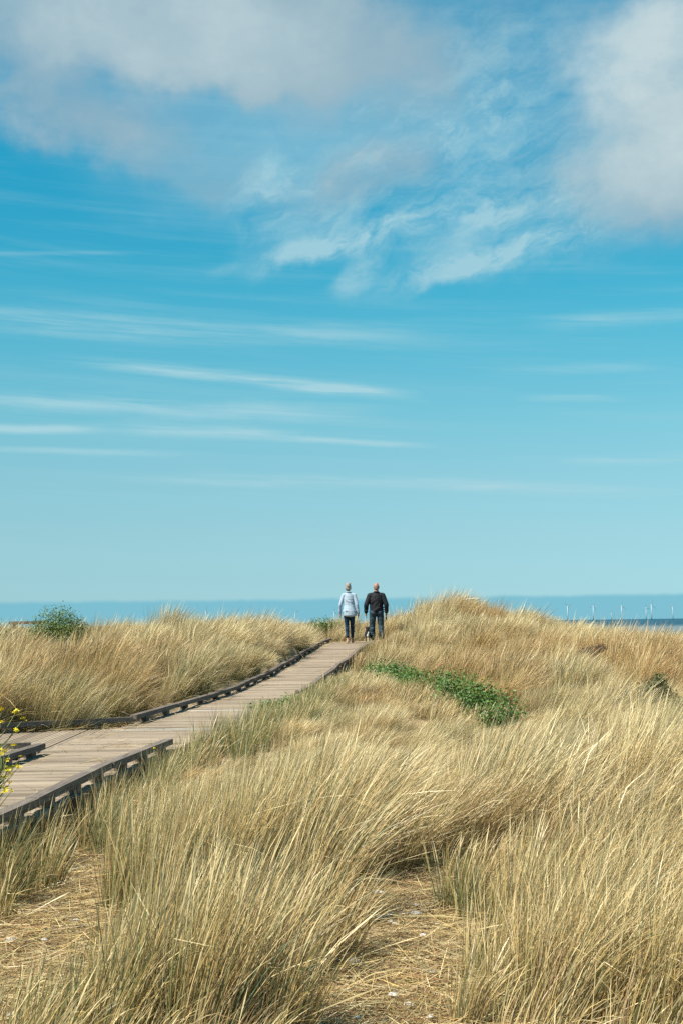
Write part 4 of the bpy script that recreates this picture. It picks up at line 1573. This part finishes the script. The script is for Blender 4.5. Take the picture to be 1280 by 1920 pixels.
def person(loc, label, spec):
    e = link('person', None, loc=loc)
    tag(e, label, 'person', None)
    H = spec['H']
    k = H / 1.72
    P = {n_: Vector(v_) * k for n_, v_ in spec['J'].items()}
    # ---- body
    bm = Vol()
    hd = P['head']
    ell(bm, hd + Vector((0, -.004, .012)), (.076 * k, .098 * k, .112 * k))
    ell(bm, hd + Vector((0, .028, -.052)), (.055 * k, .062 * k, .062 * k))
    ell(bm, hd + Vector((0, .104, -.02)), (.014, .018, .024))             # nose
    ell(bm, hd + Vector((0, .09, -.068)), (.024, .012, .010))             # mouth
    for s_ in (-1, 1):
        ell(bm, hd + Vector((s_ * .080 * k, -.004, -.012)), (.011, .020, .033), (0, s_ * .25, 0))
        ell(bm, hd + Vector((s_ * .030, .088, .012)), (.014, .010, .009))  # eyes
    cone_bone(bm, P['neck'] + Vector((0, 0, -.05)), hd + Vector((0, -.012, -.06)), spec['neck_r'], spec['neck_r'] * .92)
    cone_bone(bm, P['pelvis'], P['chest'], .10, .10)
    cone_bone(bm, P['chest'], P['neck'] + Vector((0, 0, -.06)), .095, .05)
    for s_, n_ in ((-1, 'l'), (1, 'r')):
        cone_bone(bm, P['chest'] + Vector((0, 0, .1)), P['sh_' + n_], .06, .045)
        cone_bone(bm, P['sh_' + n_], P['el_' + n_], .048, .038)
        cone_bone(bm, P['el_' + n_], P['wr_' + n_], .037, .025)
        hand(bm, P['wr_' + n_], s_)
        cone_bone(bm, P['pelvis'], P['hip_' + n_], .09, .07)
        cone_bone(bm, P['hip_' + n_], P['kn_' + n_], .078, .05)
        cone_bone(bm, P['kn_' + n_], P['an_' + n_], .05, .033)
        a = P['an_' + n_]
        to = P['toe_' + n_]
        cone_bone(bm, a + Vector((0, -.035, -.045)), to + Vector((0, -.05, .0)), .033, .032)
        cone_bone(bm, a, a + Vector((0, -.02, -.04)), .033, .034)
        cone_bone(bm, to + Vector((0, -.05, 0)), to, .032, .022)
    fused('body', bm, spec['skin'], e, .0075, 3)
    # ---- hair
    bm = Vol()
    if spec['hair'] == 'short':
        ell(bm, hd + Vector((0, -.020, .032)), (.081 * k, .098 * k, .100 * k))
        for s_ in (-1, 1):
            ell(bm, hd + Vector((s_ * .048, -.05, -.03)), (.040, .045, .062))
        ell(bm, hd + Vector((0, -.07, -.035)), (.06, .036, .06))
        for i in range(26):
            a, zz = frn.uniform(2.6, 6.8), frn.uniform(-.06, .12)
            ell(bm, hd + Vector((math.cos(a) * .068, math.sin(a) * .085, zz)), (.016, .02, .026))
        fused('hair', bm, spec['hair_mat'], e, .008, 2)
    else:
        # shaved fringe round the back and sides below a bald crown
        for i in range(34):
            a = math.pi + math.pi * i / 33
            for zz in (-.055, -.035, -.012, .010):
                rr = 1.0 - .15 * max(0, -zz - .03) * 10
                ell(bm, hd + Vector((math.cos(a) * .074 * rr, math.sin(a) * .097 * rr - .002, zz)), (.010, .010, .016))
        fused('hair', bm, spec['hair_mat'], e, .006, 2)
    # ---- top
    bm = Vol()
    tz = spec['torso']
    for (z0, rx, ry, cx, cy), (z1, rx1, ry1, cx1, cy1) in zip(tz[:-1], tz[1:]):
        for t in np.linspace(0, 1, 5):
            r_ = (rx + (rx1 - rx) * t, ry + (ry1 - ry) * t)
            ell(bm, Vector((cx + (cx1 - cx) * t, cy + (cy1 - cy) * t, z0 + (z1 - z0) * t)) * k, (r_[0] * k, r_[1] * k, .05 * k))
    for s_, n_ in ((-1, 'l'), (1, 'r')):
        sr = spec['sleeve']
        cone_bone(bm, P['sh_' + n_] + Vector((-s_ * .06, 0, .012)), P['sh_' + n_], sr[0] * 1.0, sr[0])
        cone_bone(bm, P['sh_' + n_], P['el_' + n_], sr[0], sr[1])
        cone_bone(bm, P['el_' + n_], P['wr_' + n_] + (P['el_' + n_] - P['wr_' + n_]) * .06, sr[1], sr[2])
        # fold ridges round the sleeve
        for q in range(5):
            c0 = P['el_' + n_].lerp(P['wr_' + n_], q / 5 + .05)
            ell(bm, c0, (sr[1] * 1.06, sr[1] * 1.06, .012), (frn.uniform(-.5, .5), frn.uniform(-.5, .5), 0))
    for q in range(spec['folds']):
        zz = frn.uniform(tz[0][0] + .04, tz[0][0] + .42) * k
        xo = frn.uniform(-.12, .12)
        rx = np.interp(zz / k, [t_[0] for t_ in tz], [t_[1] for t_ in tz]) * k
        ry = np.interp(zz / k, [t_[0] for t_ in tz], [t_[2] for t_ in tz]) * k
        yb = -ry * math.sqrt(max(.1, 1 - (xo / rx) ** 2))
        cyq = np.interp(zz / k, [t_[0] for t_ in tz], [t_[4] for t_ in tz])
        ell(bm, Vector((xo, yb + cyq + .006, zz)), (frn.uniform(.05, .12), .013, .012), (0, frn.uniform(.2, .9) * spec.get('fold_dir', 1), 0))
    top = fused(spec['top_name'], bm, spec['top_mat'], e, .010, 4)
    # collar
    bm = Vol()
    c0 = P['neck'] + Vector((0, -.012, -.035))
    for i in range(16):
        a = 2 * math.pi * i / 16
        ell(bm, c0 + Vector((math.cos(a) * (spec['neck_r'] + .014), math.sin(a) * (spec['neck_r'] + .018), -.012 * math.sin(a))), (.018, .016, .020))
    fused('collar', bm, spec['top_mat'], top, .009, 3)
    # ---- trousers
    bm = Vol()
    tr = spec['leg_r']
    pz = P['pelvis']
    ell(bm, pz + Vector((0, -.01, .02)), (spec['hip_w'] * k, .125 * k, .13 * k))
    for s_, n_ in ((-1, 'l'), (1, 'r')):
        ell(bm, pz + Vector((s_ * .085, -.055, -.05)), (.095 * k, spec.get('seat', .09) * k, .10 * k))
        cone_bone(bm, P['hip_' + n_], P['kn_' + n_], tr[0], tr[1])
        end = P['an_' + n_].lerp(P['kn_' + n_], spec['hem'])
        cone_bone(bm, P['kn_' + n_], end, tr[1], tr[2])
        cone_bone(bm, P['hip_' + n_].lerp(P['kn_' + n_], .5) + Vector((0, -.012, 0)), P['kn_' + n_] + Vector((0, -.012, .05)), tr[1] * 1.15, tr[1])
        cone_bone(bm, P['kn_' + n_].lerp(end, .3) + Vector((0, -.018, 0)), P['kn_' + n_].lerp(end, .55), tr[1] * .96, tr[2])
        for q in range(spec.get('leg_folds', 3)):
            c1 = P['kn_' + n_].lerp(end, frn.uniform(.0, .95)) + Vector((0, -.01, 0))
            ell(bm, c1, (tr[1] * 1.02, tr[1] * 1.02, .014), (frn.uniform(-.4, .4), frn.uniform(-.5, .5), 0))
    fused('trousers', bm, spec['leg_mat'], e, .010, 4)
    # ---- shoes
    for n_ in ('l', 'r'):
        bm = Vol()
        a, to = P['an_' + n_], P['toe_' + n_]
        sole = to.z - .024
        cone_bone(bm, Vector((a.x, a.y - .045, max(sole, a.z - .085) + .006)), Vector((to.x, to.y, sole + .004)), .036, .034)
        ell(bm, (a + to) / 2 + Vector((0, -.02, -.03)), (.043, .125, .022), (math.atan2(to.z - (a.z - .06), .2), 0, 0))
        if spec['closed']:
            cone_bone(bm, a + Vector((0, -.03, -.05)), to + Vector((0, -.02, .012)), .044, .036)
            cone_bone(bm, a + Vector((0, -.02, -.05)), a + Vector((0, -.015, .0)), .045, .044)
        else:
            cone_bone(bm, a + Vector((-.036, .045, -.055)), a + Vector((.036, .045, -.055)), .018, .018)
        fused('shoe', bm, spec['shoe_mat'], e, .008, 2)
    return e


zp = float(zdeck(41.4))
pw = at_d(655, 1203, 41.2)
pm = at_d(706, 1199, 41.9)
zp = float(zdeck(pw.y))
# feet on the boards
M_SHIRT = simple('pale_blue_shirt', (0.42, 0.52, 0.62), .8, .07, 9, .1)
M_NAVY = simple('navy_trousers', (0.018, 0.045, 0.085), .8, .2, 20, .1)
M_BLACK = simple('black_sweater', (0.012, 0.013, 0.017), .75, .25, 18, .25)
M_JEAN = simple('dark_jeans', (0.045, 0.075, 0.10), .85, .45, 10, .1)
M_SAND = simple('tan_sandal', (0.40, 0.25, 0.17), .6, .2, 30)
M_SHOE = simple('dark_shoe', (0.03, 0.028, 0.028), .6, .2, 30)
M_GHAIR = simple('grey_hair', (0.34, 0.30, 0.27), .7, .4, 60)
M_FHAIR = simple('shaved_hair', (0.27, 0.19, 0.14), .7, .25, 90)

W_J = dict(head=(-.02, .03, 1.605), neck=(-.015, .01, 1.49), chest=(0, 0, 1.22), pelvis=(0, 0, .92),
           sh_l=(-.158, 0, 1.372), el_l=(-.245, -.03, 1.10), wr_l=(-.255, .06, .865), sh_r=(.158, 0, 1.372), el_r=(.225, -.05, 1.10), wr_r=(.262, -.01, .855),
           hip_l=(-.085, 0, .89), kn_l=(-.065, .05, .50), an_l=(-.055, -.05, .105), toe_l=(-.065, .12, .03),
           hip_r=(.085, 0, .89), kn_r=(.085, .13, .50), an_r=(.085, .18, .115), toe_r=(.095, .34, .04))
wspec = dict(H=1.735, J=W_J, skin=M_SKIN, neck_r=.052, hair='short', hair_mat=M_GHAIR, top_name='shirt', top_mat=M_SHIRT,
             torso=[(.80, .200, .170, .02, -.02), (.92, .200, .165, .01, -.02), (1.08, .160, .130, 0, -.005), (1.25, .162, .120, 0, 0), (1.345, .142, .105, 0, 0), (1.41, .105, .080, -.005, 0), (1.445, .07, .06, -.01, 0)],
             sleeve=(.058, .052, .042), folds=7, seat=.065, leg_mat=M_NAVY, leg_r=(.092, .062, .046), hip_w=.165, hem=.18, shoe_mat=M_SAND, closed=False, leg_folds=3)
person((pw.x, pw.y, zp), 'grey haired person in a loose pale blue shirt and navy trousers walking away', wspec)

M_J = dict(head=(.005, .03, 1.60), neck=(.005, .01, 1.475), chest=(0, 0, 1.22), pelvis=(.005, 0, .90),
           sh_l=(-.190, 0, 1.345), el_l=(-.295, -.05, 1.08), wr_l=(-.305, .03, .855), sh_r=(.190, 0, 1.345), el_r=(.285, -.05, 1.08), wr_r=(.285, .02, .85),
           hip_l=(-.10, 0, .88), kn_l=(-.125, .08, .49), an_l=(-.12, .10, .10), toe_l=(-.14, .27, .03),
           hip_r=(.10, 0, .88), kn_r=(.125, .03, .49), an_r=(.13, -.09, .11), toe_r=(.145, .08, .03))
mspec = dict(H=1.735, J=M_J, skin=M_SKIN2, neck_r=.066, hair='bald', hair_mat=M_FHAIR, top_name='sweater', top_mat=M_BLACK,
             torso=[(.865, .185, .145, .005, 0), (.93, .205, .160, .005, 0), (1.08, .205, .155, 0, .01), (1.22, .220, .145, 0, 0), (1.33, .185, .120, 0, -.005), (1.40, .130, .09, 0, 0), (1.44, .085, .07, 0, 0)],
             sleeve=(.080, .073, .052), folds=8, fold_dir=-1, leg_mat=M_JEAN, leg_r=(.115, .088, .076), hip_w=.19, hem=.08, shoe_mat=M_SHOE, closed=True, leg_folds=5)
man = person((pm.x, pm.y, float(zdeck(pm.y))), 'bald person in a black sweater and dark jeans walking away holding a leash', mspec)

# dog, ahead of the man's left leg
M_DOG = simple('black_fur', (0.010, 0.009, 0.010), .6, .4, 40)
M_DOGW = simple('white_fur', (0.70, 0.68, 0.66), .7, .15, 30)
M_COLLAR = simple('red_collar', (0.25, 0.03, 0.03), .5)
pd = at_d(689, 1198, pm.y + .12)
zd = float(zdeck(min(pd.y, 42.2)))
dog = link('dog', None, loc=(pd.x, pm.y + .12, zd))
tag(dog, 'small black and white dog trotting beside the legs of the person in black', 'dog')
bm = Vol()
cone_bone(bm, (0, -.13, .24), (0, .13, .25), .075, .088)
cone_bone(bm, (0, .10, .25), (0, .20, .36), .070, .050)
ell(bm, (0, .235, .395), (.058, .066, .055))
cone_bone(bm, (0, .27, .385), (0, .335, .37), .034, .023)
for s_ in (-1, 1):
    ell(bm, (s_ * .055, .215, .42), (.014, .026, .042), (0, s_ * .4, 0))
    # front leg, near-vertical with a slight wrist bend
    cone_bone(bm, (s_ * .05, .14, .22), (s_ * .05, .125, .12), .034, .020)
    cone_bone(bm, (s_ * .05, .125, .12), (s_ * .05, .14 + s_ * .03, .022), .019, .015)
    cone_bone(bm, (s_ * .05, .14 + s_ * .03, .018), (s_ * .05, .17 + s_ * .03, .015), .018, .015)
    # hind leg: knee forward against the belly, hock back
    cone_bone(bm, (s_ * .05, -.12, .22), (s_ * .055, -.07 + s_ * .02, .155), .046, .030)
    cone_bone(bm, (s_ * .055, -.07 + s_ * .02, .155), (s_ * .05, -.155 + s_ * .02, .095), .027, .017)
    cone_bone(bm, (s_ * .05, -.155 + s_ * .02, .095), (s_ * .05, -.145 + s_ * .02, .022), .016, .014)
    cone_bone(bm, (s_ * .05, -.145 + s_ * .02, .018), (s_ * .05, -.115 + s_ * .02, .015), .018, .015)
cone_bone(bm, (0, -.18, .29), (-.01, -.225, .36), .022, .017)
cone_bone(bm, (-.01, -.225, .36), (-.02, -.22, .43), .017, .010)
fused('body', bm, M_DOG, dog, .009, 3)
bm = Vol()
ell(bm, (.0, -.165, .20), (.040, .045, .075))
ell(bm, (.02, -.20, .27), (.022, .022, .05))
fused('white_patch', bm, M_DOGW, dog, .008, 2)
bm = Vol()
for i in range(18):
    a = 2 * math.pi * i / 18
    ell(bm, Vector((0, .155, .315)) + Vector((math.cos(a) * .062, math.sin(a) * .045, -math.sin(a) * .042)), (.012, .010, .010))
fused('collar', bm, M_COLLAR, dog, .007, 1)

# leash in the man's right hand
M_PLAST = simple('black_plastic', (0.012, 0.012, 0.013), .35, .1, 10, .5)
hr = Vector(man.location) + Vector(M_J['wr_r']) * (1.735 / 1.72) + Vector((0, .02, -.125))
lead = link('dog_leash', None, loc=hr)
tag(lead, 'black retractable dog leash hanging from the right hand of the person in black', 'leash')
bm = Vol()
for i in range(14):
    a = 2 * math.pi * i / 14
    ell(bm, (0, math.cos(a) * .032 + .01, math.sin(a) * .022), (.011, .012, .012))
ell(bm, (0, .02, -.055), (.020, .055, .042))
fused('handle_case', bm, M_PLAST, lead, .007, 2)
c1 = Vector(dog.location) + Vector((0, .12, .35)) - hr
c0 = Vector((0, .06, -.07))
tv, tf = tube([c0.lerp(c1, t) + Vector((0, 0, -.10 * 4 * t * (1 - t))) for t in np.linspace(0, 1, 9)], .004, .004, 6)
link('cord', mesh_from(tv, tf, M_PLAST, 'cord', True), lead)

# ------------------------------------------------------------------ timber rail on the left skyline
rl = on_ground(36, 1172, 33.0)
zr = at_d(36, 1168, 33.0).z
rr_ = link('wooden_rail', None, loc=rl)
tag(rr_, 'short brown timber rail just showing left of the skyline bush', 'rail')
for nm, p, q, w, h in (('rail', (-.22, 0, zr - rl[2]), (.62, .05, zr - rl[2]), .07, .07), ('post', (-.12, .06, -.2), (-.12, .06, zr - rl[2] - .01), .07, .07), ('post', (.5, .12, -.2), (.5, .12, zr - rl[2] - .01), .07, .07)):
    p, q = Vector(p), Vector(q)
    d = q - p
    me = RAIL
    o = link(nm, me, rr_)
    yv = d.normalized()
    xv = yv.cross(Vector((0, 0, 1)) if abs(yv.z) < .9 else Vector((0, 1, 0))).normalized()
    o.matrix_local = Matrix.Translation((p + q) / 2) @ Matrix((xv, yv, xv.cross(yv))).transposed().to_4x4() @ Matrix.Diagonal((w, d.length, h, 1))

# ------------------------------------------------------------------ offshore wind turbines
M_TURB = simple('turbine_grey', (0.56, 0.59, 0.61), .5)
HUB = 67.0


def turbine_meshes():
    tv, tf = tube([(0, 0, 0), (0, 0, HUB * .5), (0, 0, HUB - 1.5)], 2.0, 1.3, 14)
    tower = mesh_from(tv, tf, M_TURB, 'tower', True)
    bm = Vol()
    ell(bm, (0, 1.5, HUB), (2.0, 5.5, 2.0))
    cone_bone(bm, (0, -3.8, HUB), (0, -6.2, HUB), 1.7, .9)
    nac = mesh_from(bm.v, bm.f, M_TURB, 'nacelle', True)
    v, f = [], []
    st_ = [(0, .9, .9), (.08, 1.1, .8), (.2, 2.1, .55), (.5, 1.5, .35), (.8, .95, .2), (1, .35, .1)]
    for t, c_, th in st_:
        z = 1.2 + t * 28
        v += [(-c_ * .35, -th / 2, z), (c_ * .65, 0, z), (-c_ * .35, th / 2, z)]
    for i in range(len(st_) - 1):
        for k in range(3):
            a, b = i * 3 + k, i * 3 + (k + 1) % 3
            f.append((a, b, b + 3, a + 3))
    f += [(2, 1, 0), (len(v) - 3, len(v) - 2, len(v) - 1)]
    return tower, nac, mesh_from(v, f, M_TURB, 'blade')


TW, NA, BL = turbine_meshes()
turbs = [  # px, hub py, horizon-to-hub pixels decide the distance
    (386, 1149, 24, 12, 'faint wind turbine farthest left, above the middle of the left dune'),
    (553, 1153, 21, 75, 'wind turbine rising behind the grass left of the low sparse bush'),
    (626, 1152, 20, 5, 'wind turbine just left of the person in the pale shirt'),
    (1063, 1141, 25, 60, 'wind turbine whose tower sinks behind the right dune, farthest left of the right group'),
    (1111, 1139, 24, 20, 'wind turbine above the right dune, second from left in the right group'),
    (1145, 1151, 13, 40, 'small faint wind turbine low over the right dune grass'),
    (1164, 1137, 24, 2, 'wind turbine standing alone where the sea first shows'),
    (1210, 1141, 20, 100, 'shorter wind turbine, left one of the close pair over the sea'),
    (1220, 1136, 25, 8, 'tallest wind turbine, right one of the close pair over the sea'),
    (1260, 1139, 22, 35, 'wind turbine nearest the right edge above the sea'),
]
for px, py, hp, spin, lab in turbs:
    d = (HUB - 5 - CAM_Z) * F / hp
    p = at_d(px, py, d)
    e = link('wind_turbine', None, loc=(p.x, d, -5.0), rot=(0, 0, R(18 + (px % 7) * 3)))
    tag(e, lab, 'wind turbine', 'offshore wind turbines')
    link('tower', TW, e)
    link('nacelle', NA, e)
    for k in range(3):
        b = link('blade', BL, e, loc=(0, -5.0, HUB))
        b.rotation_euler = (0, R(spin + 120 * k), 0)

print('NEAR_TRIS', NEAR_TRIS, 'LITTER', LIT_TRIS, 'FAR', N_)
